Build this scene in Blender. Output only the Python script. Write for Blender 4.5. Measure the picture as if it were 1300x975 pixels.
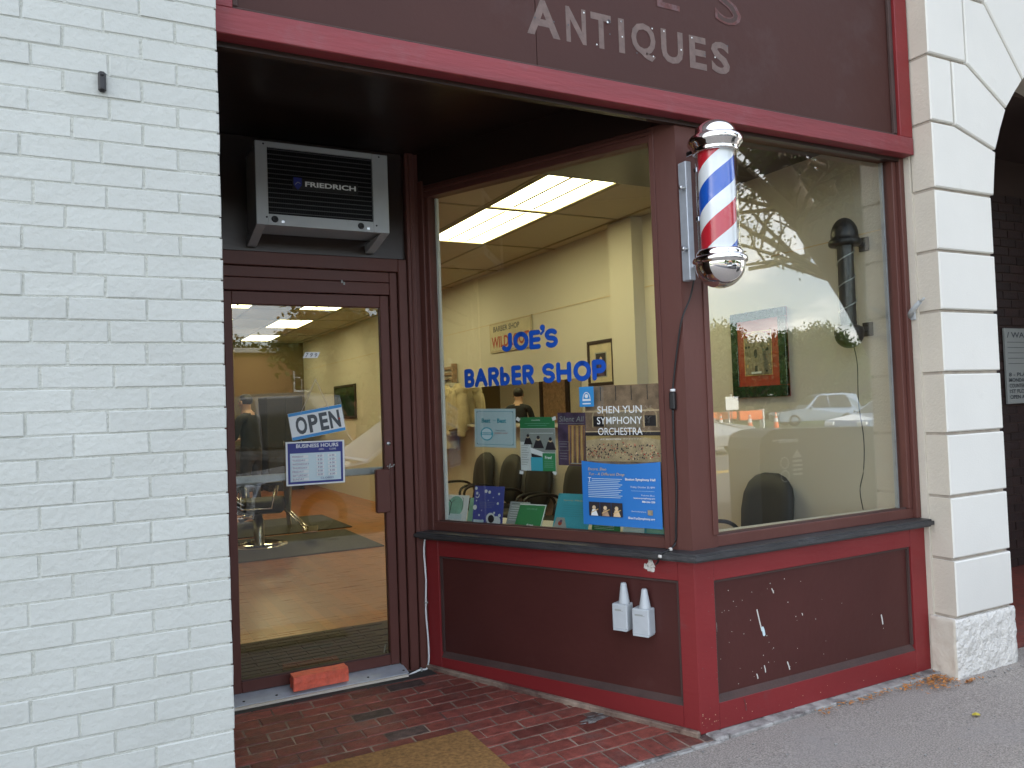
import bpy, bmesh, math, random
from mathutils import Vector, Matrix, noise
random.seed(7)
PI = math.pi
R = math.radians
for o in list(bpy.data.objects):
    bpy.data.objects.remove(o)
scene = bpy.context.scene
C = scene.collection

# ------------------------------------------------------------------ camera
cd = bpy.data.cameras.new('camera')
cam = bpy.data.objects.new('camera', cd)
C.objects.link(cam)
yaw, pitch, roll = 0.48671622, 0.02956159, -0.03646751
fw = Vector((math.sin(yaw)*math.cos(pitch), math.cos(yaw)*math.cos(pitch), math.sin(pitch)))
rt = Vector((math.cos(yaw), -math.sin(yaw), 0))
up = rt.cross(fw)
r2 = rt*math.cos(roll) + up*math.sin(roll)
u2 = -rt*math.sin(roll) + up*math.cos(roll)
m = Matrix.Identity(4)
for i in range(3):
    m[i][0], m[i][1], m[i][2] = r2[i], u2[i], -fw[i]
m.translation = Vector((0, 0, 1.49))
cam.matrix_world = m
cd.sensor_width = 36
cd.lens = 36*1.01967/1.3
cd.clip_start = 0.05
cd.clip_end = 600
scene.camera = cam
scene.render.resolution_x, scene.render.resolution_y = 1024, 768

# ------------------------------------------------------------------ sky, sun, exposure
SUN_EL, SUN_AZ = R(48), R(25)        # behind the building: the whole front is in shade
world = bpy.data.worlds.new('World')
scene.world = world
world.use_nodes = True
wn, wl = world.node_tree.nodes, world.node_tree.links
wn.clear()
wout = wn.new('ShaderNodeOutputWorld')
wbg = wn.new('ShaderNodeBackground')
wbg.inputs[1].default_value = 0.12
sky = wn.new('ShaderNodeTexSky')
sky.sky_type = 'NISHITA'
sky.sun_disc = False
sky.sun_elevation = SUN_EL
sky.sun_rotation = SUN_AZ
sky.dust_density = 1.6
tc = wn.new('ShaderNodeTexCoord')
sx = wn.new('ShaderNodeSeparateXYZ'); wl.new(tc.outputs['Generated'], sx.inputs[0])
zz = wn.new('ShaderNodeMath'); zz.operation = 'ADD'; zz.inputs[1].default_value = 0.18; wl.new(sx.outputs[2], zz.inputs[0])
dv = wn.new('ShaderNodeVectorMath'); dv.operation = 'DIVIDE'
cz = wn.new('ShaderNodeCombineXYZ')
for k in range(3): wl.new(zz.outputs[0], cz.inputs[k])
wl.new(tc.outputs['Generated'], dv.inputs[0]); wl.new(cz.outputs[0], dv.inputs[1])
cn = wn.new('ShaderNodeTexNoise'); cn.inputs['Scale'].default_value = 0.95; cn.inputs['Detail'].default_value = 9; cn.inputs['Roughness'].default_value = 0.55
of = wn.new('ShaderNodeVectorMath'); of.operation = 'ADD'; of.inputs[1].default_value = (5.5, 0.4, 0.0)
wl.new(dv.outputs[0], of.inputs[0]); wl.new(of.outputs[0], cn.inputs['Vector'])
cr = wn.new('ShaderNodeValToRGB'); cr.color_ramp.elements[0].position = 0.50; cr.color_ramp.elements[1].position = 0.72
cr.color_ramp.elements[0].color = (0.17, 0.17, 0.17, 1)
wl.new(cn.outputs['Fac'], cr.inputs[0])
cm = wn.new('ShaderNodeMixRGB'); cm.inputs[2].default_value = (12.9, 12.3, 11.6, 1)
wl.new(cr.outputs[0], cm.inputs[0]); wl.new(sky.outputs[0], cm.inputs[1])
wl.new(cm.outputs[0], wbg.inputs[0]); wl.new(wbg.outputs[0], wout.inputs[0])

sd = bpy.data.lights.new('sun', 'SUN')
sd.energy = 3.2; sd.angle = R(0.5); sd.color = (1, 0.95, 0.87)
sun = bpy.data.objects.new('sun', sd); C.objects.link(sun)
sdir = Vector((math.sin(SUN_AZ)*math.cos(SUN_EL), math.cos(SUN_AZ)*math.cos(SUN_EL), math.sin(SUN_EL)))
sun.rotation_euler = (-sdir).to_track_quat('-Z', 'Y').to_euler()
sun.location = sdir*40
vs = scene.view_settings
vs.view_transform = 'Standard'; vs.look = 'None'; vs.gamma = 1; vs.use_curve_mapping = False
vs.exposure = 2.0
scene.render.engine = 'CYCLES'
scene.cycles.max_bounces = 10; scene.cycles.transparent_max_bounces = 16; scene.cycles.glossy_bounces = 5
scene.cycles.diffuse_bounces = 4

# ------------------------------------------------------------------ materials
def mat(name, col, rough=0.5, metal=0.0, var=0.0, scale=5.0, bump=0.0, bscale=60.0, spec=0.5, col2=None, detail=6, emis=None, estr=0.0,
        dirt=None, dirt_at=(0.55, 0.75), dirt_scale=3.0, stretch=(1, 1, 1), coat=0.0, bdist=0.01, obj_random=0.0):
    m = bpy.data.materials.new(name); m.use_nodes = True
    n, l = m.node_tree.nodes, m.node_tree.links
    b = n['Principled BSDF']
    b.inputs['Base Color'].default_value = (*col, 1)
    b.inputs['Roughness'].default_value = rough
    b.inputs['Metallic'].default_value = metal
    b.inputs['Specular IOR Level'].default_value = spec
    b.inputs['Coat Weight'].default_value = coat
    g = n.new('ShaderNodeNewGeometry')
    mp = n.new('ShaderNodeVectorMath'); mp.operation = 'MULTIPLY'; mp.inputs[1].default_value = stretch
    l.new(g.outputs['Position'], mp.inputs[0])
    out = None
    if var or col2:
        t = n.new('ShaderNodeTexNoise'); t.inputs['Scale'].default_value = scale; t.inputs['Detail'].default_value = detail
        l.new(mp.outputs[0], t.inputs['Vector'])
        rp = n.new('ShaderNodeValToRGB')
        rp.color_ramp.elements[0].position = 0.3; rp.color_ramp.elements[1].position = 0.7
        c2 = col2 or tuple(min(1, c*(1+var)) for c in col)
        c1 = col if col2 else tuple(c*(1-var) for c in col)
        rp.color_ramp.elements[0].color = (*c1, 1); rp.color_ramp.elements[1].color = (*c2, 1)
        l.new(t.outputs['Fac'], rp.inputs[0]); out = rp.outputs[0]
        rr = n.new('ShaderNodeMapRange'); rr.inputs['To Min'].default_value = max(0.02, rough*0.85); rr.inputs['To Max'].default_value = min(1, rough*1.2)
        l.new(t.outputs['Fac'], rr.inputs[0]); l.new(rr.outputs[0], b.inputs['Roughness'])
    if obj_random:
        oi = n.new('ShaderNodeObjectInfo')
        hs = n.new('ShaderNodeHueSaturation')
        mr = n.new('ShaderNodeMapRange'); mr.inputs['To Min'].default_value = 1-obj_random; mr.inputs['To Max'].default_value = 1+obj_random
        l.new(oi.outputs['Random'], mr.inputs[0]); l.new(mr.outputs[0], hs.inputs['Value'])
        if out: l.new(out, hs.inputs['Color'])
        else: hs.inputs['Color'].default_value = (*col, 1)
        out = hs.outputs[0]
    if dirt:
        t2 = n.new('ShaderNodeTexNoise'); t2.inputs['Scale'].default_value = dirt_scale; t2.inputs['Detail'].default_value = 10; t2.inputs['Roughness'].default_value = 0.7
        l.new(g.outputs['Position'], t2.inputs['Vector'])
        r3 = n.new('ShaderNodeMapRange'); r3.inputs['From Min'].default_value = dirt_at[0]; r3.inputs['From Max'].default_value = dirt_at[1]
        l.new(t2.outputs['Fac'], r3.inputs[0])
        mx = n.new('ShaderNodeMixRGB'); mx.inputs[2].default_value = (*dirt, 1)
        l.new(r3.outputs[0], mx.inputs[0])
        if out: l.new(out, mx.inputs[1])
        else: mx.inputs[1].default_value = (*col, 1)
        out = mx.outputs[0]
    if out: l.new(out, b.inputs['Base Color'])
    if bump:
        t3 = n.new('ShaderNodeTexNoise'); t3.inputs['Scale'].default_value = bscale; t3.inputs['Detail'].default_value = 5
        l.new(mp.outputs[0], t3.inputs['Vector'])
        bp = n.new('ShaderNodeBump'); bp.inputs['Strength'].default_value = bump; bp.inputs['Distance'].default_value = bdist
        l.new(t3.outputs['Fac'], bp.inputs['Height']); l.new(bp.outputs[0], b.inputs['Normal'])
    if emis:
        b.inputs['Emission Color'].default_value = (*emis, 1); b.inputs['Emission Strength'].default_value = estr
    return m

def glass_mat(name, ior=1.5, tint=(0.93, 0.96, 0.94)):
    m = bpy.data.materials.new(name); m.use_nodes = True
    n, l = m.node_tree.nodes, m.node_tree.links
    n.clear()
    o = n.new('ShaderNodeOutputMaterial'); mx = n.new('ShaderNodeMixShader')
    tr = n.new('ShaderNodeBsdfTransparent'); tr.inputs[0].default_value = (*tint, 1)
    gl = n.new('ShaderNodeBsdfGlossy'); gl.inputs['Roughness'].default_value = 0.0
    fr = n.new('ShaderNodeFresnel'); ge = n.new('ShaderNodeNewGeometry')
    a = n.new('ShaderNodeMath'); a.operation = 'MULTIPLY_ADD'; a.inputs[1].default_value = -2; a.inputs[2].default_value = 1
    l.new(ge.outputs['Backfacing'], a.inputs[0])
    pw = n.new('ShaderNodeMath'); pw.operation = 'POWER'; pw.inputs[0].default_value = ior; l.new(a.outputs[0], pw.inputs[1])
    l.new(pw.outputs[0], fr.inputs[0])
    l.new(fr.outputs[0], mx.inputs[0]); l.new(tr.outputs[0], mx.inputs[1]); l.new(gl.outputs[0], mx.inputs[2])
    l.new(mx.outputs[0], o.inputs[0])
    return m

M = {}
M['white_brick'] = mat('painted_brick', (0.48, 0.50, 0.465), 0.5, var=0.035, scale=3, bump=0.55, bscale=55, obj_random=0.035, bdist=0.006, dirt=(0.40,0.41,0.365), dirt_at=(0.62,0.9), dirt_scale=2.2)
M['white_mortar'] = mat('painted_mortar', (0.46, 0.475, 0.425), 0.7, var=0.06, scale=20, bump=0.8, bscale=80)
M['stone'] = mat('painted_stone', (0.74, 0.725, 0.665), 0.55, var=0.03, scale=2.5, bump=0.18, bscale=120, bdist=0.004, dirt=(0.62,0.6,0.54), dirt_at=(0.6,0.9), dirt_scale=3)
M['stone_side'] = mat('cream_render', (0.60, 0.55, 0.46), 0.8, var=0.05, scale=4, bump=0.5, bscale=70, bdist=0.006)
M['joint_paint'] = mat('joint_paint', (0.40, 0.35, 0.29), 0.9, var=0.2, scale=12)
M['plinth'] = mat('painted_rough_stone', (0.76, 0.74, 0.68), 0.6, var=0.04, scale=6, bump=1.0, bscale=28, bdist=0.03, dirt=(0.4,0.38,0.35), dirt_at=(0.62,0.85), dirt_scale=9)
M['maroon'] = mat('brown_paint', (0.112, 0.042, 0.033), 0.45, var=0.10, scale=3, bump=0.12, bscale=35, stretch=(1, 1, 0.35), dirt=(0.12,0.06,0.055), dirt_at=(0.64,0.9), dirt_scale=2.5, spec=0.3)
M['panel'] = mat('brown_panel_paint', (0.070, 0.021, 0.018), 0.38, var=0.10, scale=2.2, bump=0.1, bscale=25, dirt=(0.10,0.045,0.04), dirt_at=(0.6,0.9), dirt_scale=3, spec=0.3)
M['moulding'] = mat('dusty_brown_moulding', (0.062, 0.034, 0.029), 0.75, var=0.2, scale=9, bump=0.2)
M['red'] = mat('red_paint', (0.21, 0.020, 0.022), 0.42, var=0.12, scale=3, bump=0.15, bscale=40, stretch=(0.4, 0.4, 1), dirt=(0.16,0.05,0.05), dirt_at=(0.62,0.85), dirt_scale=4, spec=0.4)
M['band'] = mat('weathered_red_paint', (0.22, 0.030, 0.036), 0.5, var=0.15, scale=6, bump=0.3, bscale=40, stretch=(0.25, 1, 2), dirt=(0.22,0.07,0.075), dirt_at=(0.55,0.8), dirt_scale=5)
M['board'] = mat('brown_sign_board', (0.062, 0.024, 0.019), 0.5, var=0.08, scale=1.6, bump=0.12, bscale=18, dirt=(0.085,0.05,0.048), dirt_at=(0.55,0.85), dirt_scale=1.8, spec=0.22)
M['ghost'] = mat('faded_letter_paint', (0.15, 0.102, 0.088), 0.6, var=0.22, scale=30, bump=0.2)
M['ghost_red'] = mat('faded_red_letter_paint', (0.11, 0.03, 0.025), 0.6, var=0.35, scale=30, dirt=(0.13,0.07,0.07), dirt_at=(0.45,0.6), dirt_scale=25)
M['sill'] = mat('charcoal_sill', (0.04, 0.04, 0.042), 0.5, var=0.25, scale=14, bump=0.35, bscale=60, stretch=(0.5,0.5,1), dirt=(0.12,0.125,0.13), dirt_at=(0.58,0.85), dirt_scale=6)
M['soffit'] = mat('dark_soffit', (0.026, 0.014, 0.010), 0.32, var=0.15, scale=3, bump=0.1, bscale=12)
M['paver'] = mat('red_paving_brick', (0.20, 0.052, 0.038), 0.6, var=0.3, scale=25, bump=0.5, bscale=90, obj_random=0.30, dirt=(0.15,0.10,0.085), dirt_at=(0.52,0.8), dirt_scale=5)
M['paver_dark'] = mat('dark_paving_brick', (0.085, 0.055, 0.048), 0.65, var=0.5, scale=25, bump=0.4, bscale=90, obj_random=0.2)
M['joint'] = mat('grey_mortar', (0.32, 0.24, 0.18), 0.9, var=0.4, scale=14, bump=0.6, bscale=120, dirt=(0.12,0.07,0.055), dirt_at=(0.44,0.60), dirt_scale=3.5)
M['concrete'] = mat('old_concrete', (0.34, 0.33, 0.31), 0.85, var=0.25, scale=18, bump=0.7, bscale=70, dirt=(0.10,0.09,0.085), dirt_at=(0.48,0.66), dirt_scale=7)
M['coir'] = mat('coir_mat', (0.36, 0.19, 0.06), 0.95, var=0.35, scale=60, bump=1.0, bscale=350, bdist=0.01)
M['black'] = mat('black_plastic', (0.012, 0.012, 0.013), 0.4)
M['black_soft'] = mat('black_upholstery', (0.022, 0.022, 0.023), 0.55, var=0.1, bump=0.2, bscale=300)
M['rubber'] = mat('dark_rubber', (0.035, 0.033, 0.030), 0.7, var=0.2, scale=20, bump=0.3)
M['alu'] = mat('dull_aluminium', (0.46, 0.50, 0.55), 0.4, 0.25, var=0.08, scale=20, dirt=(0.3,0.3,0.3), dirt_at=(0.6,0.8), dirt_scale=15)
M['grey_metal'] = mat('painted_grey_metal', (0.40, 0.42, 0.42), 0.42, 0.0, var=0.07, scale=5, dirt=(0.2,0.2,0.19), dirt_at=(0.6,0.85), dirt_scale=8)
M['chrome'] = mat('chrome', (0.88, 0.87, 0.86), 0.05, 1.0)
M['steel'] = mat('brushed_steel', (0.6, 0.62, 0.63), 0.3, 1.0, var=0.1, scale=20)
M['white_plastic'] = mat('grey_white_plastic', (0.52, 0.56, 0.58), 0.45, var=0.05, scale=20, dirt=(0.35,0.37,0.37), dirt_at=(0.62,0.85), dirt_scale=20)
M['white'] = mat('white_paint', (0.78, 0.80, 0.80), 0.5)
M['off_white'] = mat('off_white', (0.62, 0.60, 0.55), 0.6)
M['red_stop'] = mat('orange_red_painted_brick', (0.80, 0.15, 0.085), 0.6, var=0.15, scale=30, bump=0.6, bscale=90)
M['wood_floor'] = mat('laminate_floor', (0.32, 0.10, 0.018), 0.28, col2=(0.42, 0.15, 0.032), scale=6, stretch=(0.6, 9, 1), detail=4)
M['cream'] = mat('cream_wall', (0.67, 0.635, 0.55), 0.6, var=0.02, scale=1.5)
M['dim_olive'] = mat('dim_olive_wall', (0.17, 0.125, 0.05), 0.7)  # dimness of the deep end put into the back wall's colour
M['slat_grey'] = mat('slat_metal', (0.085, 0.088, 0.09), 0.5)
M['mesh_dark'] = mat('grille_metal', (0.010, 0.010, 0.011), 0.5, spec=0.15)
M['tile_mat'] = mat('ceiling_tile', (0.52, 0.47, 0.35), 0.85, var=0.03, scale=6, bump=0.25, bscale=120, obj_random=0.03)
M['tbar'] = mat('ceiling_grid_metal', (0.30, 0.26, 0.15), 0.6)
M['tube_light'] = mat('lit_light_panel', (0.9, 0.85, 0.6), 0.5, emis=(1.0, 0.90, 0.50), estr=2.9)
M['dark_wood'] = mat('dark_wood_frame', (0.035, 0.018, 0.012), 0.4)
M['glass'] = glass_mat('window_glass', 1.95, (0.95, 0.97, 0.955))
M['door_glass'] = glass_mat('door_glass', 1.8, (0.88, 0.89, 0.86))
M['clear'] = glass_mat('clear_cylinder', 1.4, (0.97, 0.98, 0.98))
M['mirror'] = mat('mirror', (0.85, 0.86, 0.83), 0.01, 1.0)
M['blue_letter'] = mat('blue_vinyl', (0.008, 0.085, 0.48), 0.4, var=0.06, scale=20)
M['asphalt'] = mat('asphalt_sidewalk', (0.32, 0.288, 0.255), 0.9, var=0.45, scale=150, bump=1.0, bscale=130, detail=3, dirt=(0.32,0.295,0.275), dirt_at=(0.5,0.75), dirt_scale=1.3, bdist=0.008)
M['road'] = mat('road_asphalt', (0.10, 0.10, 0.10), 0.9, var=0.25, scale=30)
M['grass'] = mat('verge', (0.05, 0.08, 0.03), 0.9, var=0.3, scale=3)
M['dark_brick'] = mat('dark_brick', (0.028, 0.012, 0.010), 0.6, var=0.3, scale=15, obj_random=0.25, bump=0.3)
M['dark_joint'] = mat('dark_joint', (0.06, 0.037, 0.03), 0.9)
M['brick_far'] = mat('far_red_brick', (0.15, 0.065, 0.03), 0.8, var=0.15, scale=8)
M['leaf'] = mat('leaf', (0.055, 0.085, 0.022), 0.6, col2=(0.10, 0.13, 0.04), scale=0.8)
M['leaf_far'] = mat('leaf_far', (0.05, 0.08, 0.025), 0.7, col2=(0.10, 0.13, 0.045), scale=0.3)
M['bark'] = mat('bark', (0.09, 0.07, 0.05), 0.9, var=0.3, scale=8, bump=0.8, bscale=25, bdist=0.03)
M['car_silver'] = mat('silver_car_paint', (0.42, 0.44, 0.46), 0.3, 0.6, coat=1)
M['car_white'] = mat('white_car_paint', (0.75, 0.76, 0.77), 0.3, coat=1)
M['car_grey'] = mat('dark_grey_car_paint', (0.06, 0.065, 0.07), 0.3, 0.4, coat=1)
M['car_blue'] = mat('pale_blue_car_paint', (0.28, 0.36, 0.46), 0.3, 0.5, coat=1)
M['car_glass'] = mat('dark_car_glass', (0.02, 0.025, 0.025), 0.05, spec=0.8)
M['orange'] = mat('orange_plastic', (0.85, 0.16, 0.03), 0.5)
M['bin_grey'] = mat('dark_grey_bin', (0.07, 0.075, 0.075), 0.5)
M['skin'] = mat('skin', (0.50, 0.30, 0.21), 0.5)
M['hair'] = mat('dark_hair', (0.012, 0.009, 0.008), 0.5)
M['shirt'] = mat('black_shirt', (0.012, 0.012, 0.014), 0.8)
M['coat_cloth'] = mat('beige_cloth', (0.58, 0.48, 0.29), 0.9, var=0.12, scale=14)
M['cape'] = mat('grey_beige_cape', (0.45, 0.42, 0.33), 0.9, var=0.1, scale=10)
M['yellow'] = mat('yellow_line', (0.7, 0.45, 0.06), 0.7)
def flat(name, c, rough=0.45, **k): 
    M[name] = mat(name, c, rough, **k)
flat('p_white', (0.78, 0.81, 0.80)); flat('p_paleblue', (0.60, 0.74, 0.77)); flat('p_teal', (0.05, 0.30, 0.36)); flat('p_green', (0.035, 0.24, 0.085))
flat('p_blue', (0.025, 0.19, 0.56)); flat('p_navy', (0.02, 0.03, 0.22)); flat('p_skyblue', (0.04, 0.28, 0.62)); flat('p_purple', (0.065, 0.085, 0.36))
flat('p_brown', (0.38, 0.25, 0.16), var=0.35, scale=22); flat('p_tan', (0.66, 0.50, 0.30), var=0.2, scale=30); flat('p_gold', (0.66, 0.46, 0.18), var=0.15, scale=30)
flat('p_dark', (0.03, 0.025, 0.03)); flat('p_grey', (0.34, 0.36, 0.34)); flat('p_red', (0.38, 0.035, 0.02)); flat('p_redtext', (0.42, 0.06, 0.03))
flat('p_plum', (0.10, 0.06, 0.12), var=0.4, scale=18); flat('p_amber', (0.42, 0.22, 0.08), var=0.3, scale=18); flat('p_mint', (0.22, 0.46, 0.36), var=0.2, scale=15); flat('p_cyan', (0.06, 0.38, 0.47), var=0.06, scale=12)
flat('p_darkgreen', (0.010, 0.035, 0.016), rough=0.12, var=0.5, scale=40); flat('p_cream', (0.60, 0.53, 0.36), var=0.1, scale=12); flat('p_text', (0.06, 0.07, 0.08)); flat('p_stone', (0.30, 0.25, 0.17), var=0.3, scale=60)

def leaf_shader(m):
    n, l = m.node_tree.nodes, m.node_tree.links
    b = n['Principled BSDF']; o = n['Material Output']
    t = n.new('ShaderNodeBsdfTranslucent'); t.inputs[0].default_value = (0.12, 0.17, 0.03, 1)
    mx = n.new('ShaderNodeMixShader'); mx.inputs[0].default_value = 0.35
    l.new(b.outputs[0], mx.inputs[1]); l.new(t.outputs[0], mx.inputs[2]); l.new(mx.outputs[0], o.inputs[0])
leaf_shader(M['leaf']); leaf_shader(M['leaf_far'])

def plank_lines(m):     # laminate joints in the floor finish
    n, l = m.node_tree.nodes, m.node_tree.links
    b = n['Principled BSDF']; src = b.inputs['Base Color'].links[0].from_socket
    g = n.new('ShaderNodeNewGeometry')
    mp = n.new('ShaderNodeMapping'); mp.inputs['Rotation'].default_value = (0, 0, R(90))
    l.new(g.outputs['Position'], mp.inputs[0])
    br = n.new('ShaderNodeTexBrick'); br.inputs['Scale'].default_value = 1.0; br.inputs['Brick Width'].default_value = 0.9
    br.inputs['Row Height'].default_value = 0.075; br.inputs['Mortar Size'].default_value = 0.0016
    br.inputs['Color1'].default_value = (0.80, 0.80, 0.80, 1); br.inputs['Color2'].default_value = (1.12, 1.12, 1.12, 1); br.inputs['Mortar'].default_value = (0.5, 0.5, 0.5, 1)
    l.new(mp.outputs[0], br.inputs['Vector'])
    mu = n.new('ShaderNodeMixRGB'); mu.blend_type = 'MULTIPLY'; mu.inputs[0].default_value = 1
    l.new(src, mu.inputs[1]); l.new(br.outputs['Color'], mu.inputs[2]); l.new(mu.outputs[0], b.inputs['Base Color'])
plank_lines(M['wood_floor'])

def stripe_mat():
    m = bpy.data.materials.new('red_white_blue_stripes'); m.use_nodes = True
    n, l = m.node_tree.nodes, m.node_tree.links
    b = n['Principled BSDF']; b.inputs['Roughness'].default_value = 0.25; b.inputs['Coat Weight'].default_value = 0.6
    t = n.new('ShaderNodeTexCoord'); s = n.new('ShaderNodeSeparateXYZ'); l.new(t.outputs['Object'], s.inputs[0])
    at = n.new('ShaderNodeMath'); at.operation = 'ARCTAN2'; l.new(s.outputs[1], at.inputs[0]); l.new(s.outputs[0], at.inputs[1])
    a1 = n.new('ShaderNodeMath'); a1.operation = 'MULTIPLY'; a1.inputs[1].default_value = -1/(2*PI); l.new(at.outputs[0], a1.inputs[0])
    z1 = n.new('ShaderNodeMath'); z1.operation = 'MULTIPLY_ADD'; z1.inputs[1].default_value = 1/0.37; l.new(s.outputs[2], z1.inputs[0]); l.new(a1.outputs[0], z1.inputs[2])
    ad = n.new('ShaderNodeMath'); ad.operation = 'ADD'; ad.inputs[1].default_value = STRIPE_PHASE; l.new(z1.outputs[0], ad.inputs[0])
    fr = n.new('ShaderNodeMath'); fr.operation = 'FRACT'; l.new(ad.outputs[0], fr.inputs[0])
    rp = n.new('ShaderNodeValToRGB'); rp.color_ramp.interpolation = 'CONSTANT'
    e = rp.color_ramp.elements
    e[0].position = 0; e[0].color = (0.015, 0.10, 0.50, 1)
    e[1].position = 0.28; e[1].color = (0.80, 0.83, 0.84, 1)
    x = e.new(0.5); x.color = (0.55, 0.02, 0.035, 1)
    x = e.new(0.78); x.color = (0.80, 0.83, 0.84, 1)
    l.new(fr.outputs[0], rp.inputs[0]); l.new(rp.outputs[0], b.inputs['Base Color'])
    return m
STRIPE_PHASE = 0.01
M['stripes'] = stripe_mat()

# ------------------------------------------------------------------ geometry helpers
def box(bm, x0, x1, y0, y1, z0, z1, bev=0.0, T=None, seg=1, mi=0):
    vs_ = [bm.verts.new((x, y, z)) for x in (x0, x1) for y in (y0, y1) for z in (z0, z1)]
    q = [(0,1,3,2), (4,6,7,5), (0,4,5,1), (2,3,7,6), (0,2,6,4), (1,5,7,3)]
    fs = [bm.faces.new([vs_[i] for i in f]) for f in q]
    for f in fs: f.material_index = mi
    geo = list(vs_)
    if bev:
        es = list({e for f in fs for e in f.edges})
        r = bmesh.ops.bevel(bm, geom=es, offset=bev, segments=seg, affect='EDGES', profile=0.5)
        geo = list({v for f in r['faces'] for v in f.verts} | {v for v in vs_ if v.is_valid})
        for f in r['faces']: f.material_index = mi
    if T is not None:
        bmesh.ops.transform(bm, matrix=T, verts=geo)
    return geo

def lathe(bm, prof, seg=32, T=None, mi=0):
    rings = []; new = []
    for r, z in prof:
        if r < 1e-5:
            v = bm.verts.new((0, 0, z)); rings.append([v]); new.append(v)
        else:
            ring = [bm.verts.new((r*math.cos(2*PI*k/seg), r*math.sin(2*PI*k/seg), z)) for k in range(seg)]
            rings.append(ring); new += ring
    for a, b in zip(rings, rings[1:]):
        for k in range(seg):
            k2 = (k+1) % seg
            if len(a) == 1 and len(b) == 1: continue
            if len(a) == 1: f = bm.faces.new((a[0], b[k2], b[k]))
            elif len(b) == 1: f = bm.faces.new((a[k], a[k2], b[0]))
            else: f = bm.faces.new((a[k], a[k2], b[k2], b[k]))
            f.smooth = True; f.material_index = mi
    if T is not None: bmesh.ops.transform(bm, matrix=T, verts=new)
    return new

def tube(bm, pts, r, seg=8, mi=0, r_end=None):
    pts = [Vector(p) for p in pts]
    rings = []
    n = len(pts)
    ref = Vector((0.13, 0.21, 0.97))
    for i, p in enumerate(pts):
        d = (pts[min(i+1, n-1)] - pts[max(i-1, 0)]).normalized()
        if abs(d.dot(ref)) > 0.97: rf = Vector((1, 0.1, 0))
        else: rf = ref
        a = d.cross(rf).normalized(); b = d.cross(a)
        rr = r if r_end is None else r + (r_end-r)*i/(n-1)
        rings.append([bm.verts.new(p + a*rr*math.cos(2*PI*k/seg) + b*rr*math.sin(2*PI*k/seg)) for k in range(seg)])
    for a, b in zip(rings, rings[1:]):
        for k in range(seg):
            f = bm.faces.new((a[k], a[(k+1) % seg], b[(k+1) % seg], b[k])); f.smooth = True; f.material_index = mi
    for rg in (rings[0], rings[-1]):
        f = bm.faces.new(rg); f.material_index = mi

def curve(pts, n=6):        # smooth a list of points
    pts = [Vector(p) for p in pts]
    out = []
    P = [pts[0]] + pts + [pts[-1]]
    for i in range(1, len(P)-2):
        for k in range(n):
            t = k/n
            a, b, c, d = P[i-1], P[i], P[i+1], P[i+2]
            out.append(0.5*((2*b) + (c-a)*t + (2*a-5*b+4*c-d)*t*t + (3*b-a-3*c+d)*t**3))
    out.append(pts[-1])
    return out

def prism(bm, pts, y0, y1, mi=0, bev=0.0):       # pts (x, z) outline extruded in y
    a = [bm.verts.new((x, y0, z)) for x, z in pts]
    b = [bm.verts.new((x, y1, z)) for x, z in pts]
    fs = [bm.faces.new(a), bm.faces.new(b[::-1])]
    n = len(pts)
    for k in range(n):
        fs.append(bm.faces.new((a[k], b[k], b[(k+1) % n], a[(k+1) % n])))
    for f in fs: f.material_index = mi
    if bev:
        es = [e for e in fs[0].edges]
        bmesh.ops.bevel(bm, geom=es, offset=bev, segments=1, affect='EDGES')
    return a+b

W = {}
def mesh_of(bm, name, mats, T=None, smooth=False):
    bmesh.ops.recalc_face_normals(bm, faces=bm.faces)
    me = bpy.data.meshes.new(name)
    if T is not None: bmesh.ops.transform(bm, matrix=T, verts=bm.verts)
    bm.to_mesh(me); bm.free()
    for k in (mats if isinstance(mats, (list, tuple)) else [mats]): me.materials.append(M[k])
    if smooth:
        for p in me.polygons: p.use_smooth = True
    return me

def root_of(o):
    while o.parent: o = o.parent
    return o

def part(name, bm, mats, parent, frame=None, smooth=False, label=None, kind=None):
    """mesh part built in world metres (or in `frame`), stored in its thing's own space"""
    T = frame or Matrix.Identity(4)
    T = W[root_of(parent).name].inverted() @ T
    o = bpy.data.objects.new(name, mesh_of(bm, name, mats, T, smooth))
    C.objects.link(o); o.parent = parent
    if label: o['label'] = label
    if kind: o['kind'] = kind
    return o

def thing(name, label, cat, loc=(0, 0, 0), rz=0, group=None, kind=None):
    o = bpy.data.objects.new(name, None); C.objects.link(o)
    o.empty_display_size = 0.1
    o.location = loc; o.rotation_euler = (0, 0, rz)
    W[o.name] = Matrix.Translation(loc) @ Matrix.Rotation(rz, 4, 'Z')
    if kind: o['kind'] = kind
    else:
        o['label'] = label; o['category'] = cat
    if group: o['group'] = group
    return o

def single(name, bm, mats, label, cat, loc=(0, 0, 0), frame=None, smooth=False, group=None):
    T = Matrix.Translation(loc).inverted() @ (frame or Matrix.Identity(4))
    o = bpy.data.objects.new(name, mesh_of(bm, name, mats, T, smooth))
    C.objects.link(o); o.location = loc
    o['label'] = label; o['category'] = cat
    if group: o['group'] = group
    W[o.name] = Matrix.Translation(loc)
    return o

def struct(name, bm, mats, kind='structure', smooth=False):
    o = bpy.data.objects.new(name, mesh_of(bm, name, mats, None, smooth))
    C.objects.link(o); o['kind'] = kind
    W[o.name] = Matrix.Identity(4)
    return o

def copy_tree(o, parent=None):
    c = o.copy(); C.objects.link(c); c.parent = parent
    for ch in list(o.children): copy_tree(ch, c)
    return c

def NB(): return bmesh.new()

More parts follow.
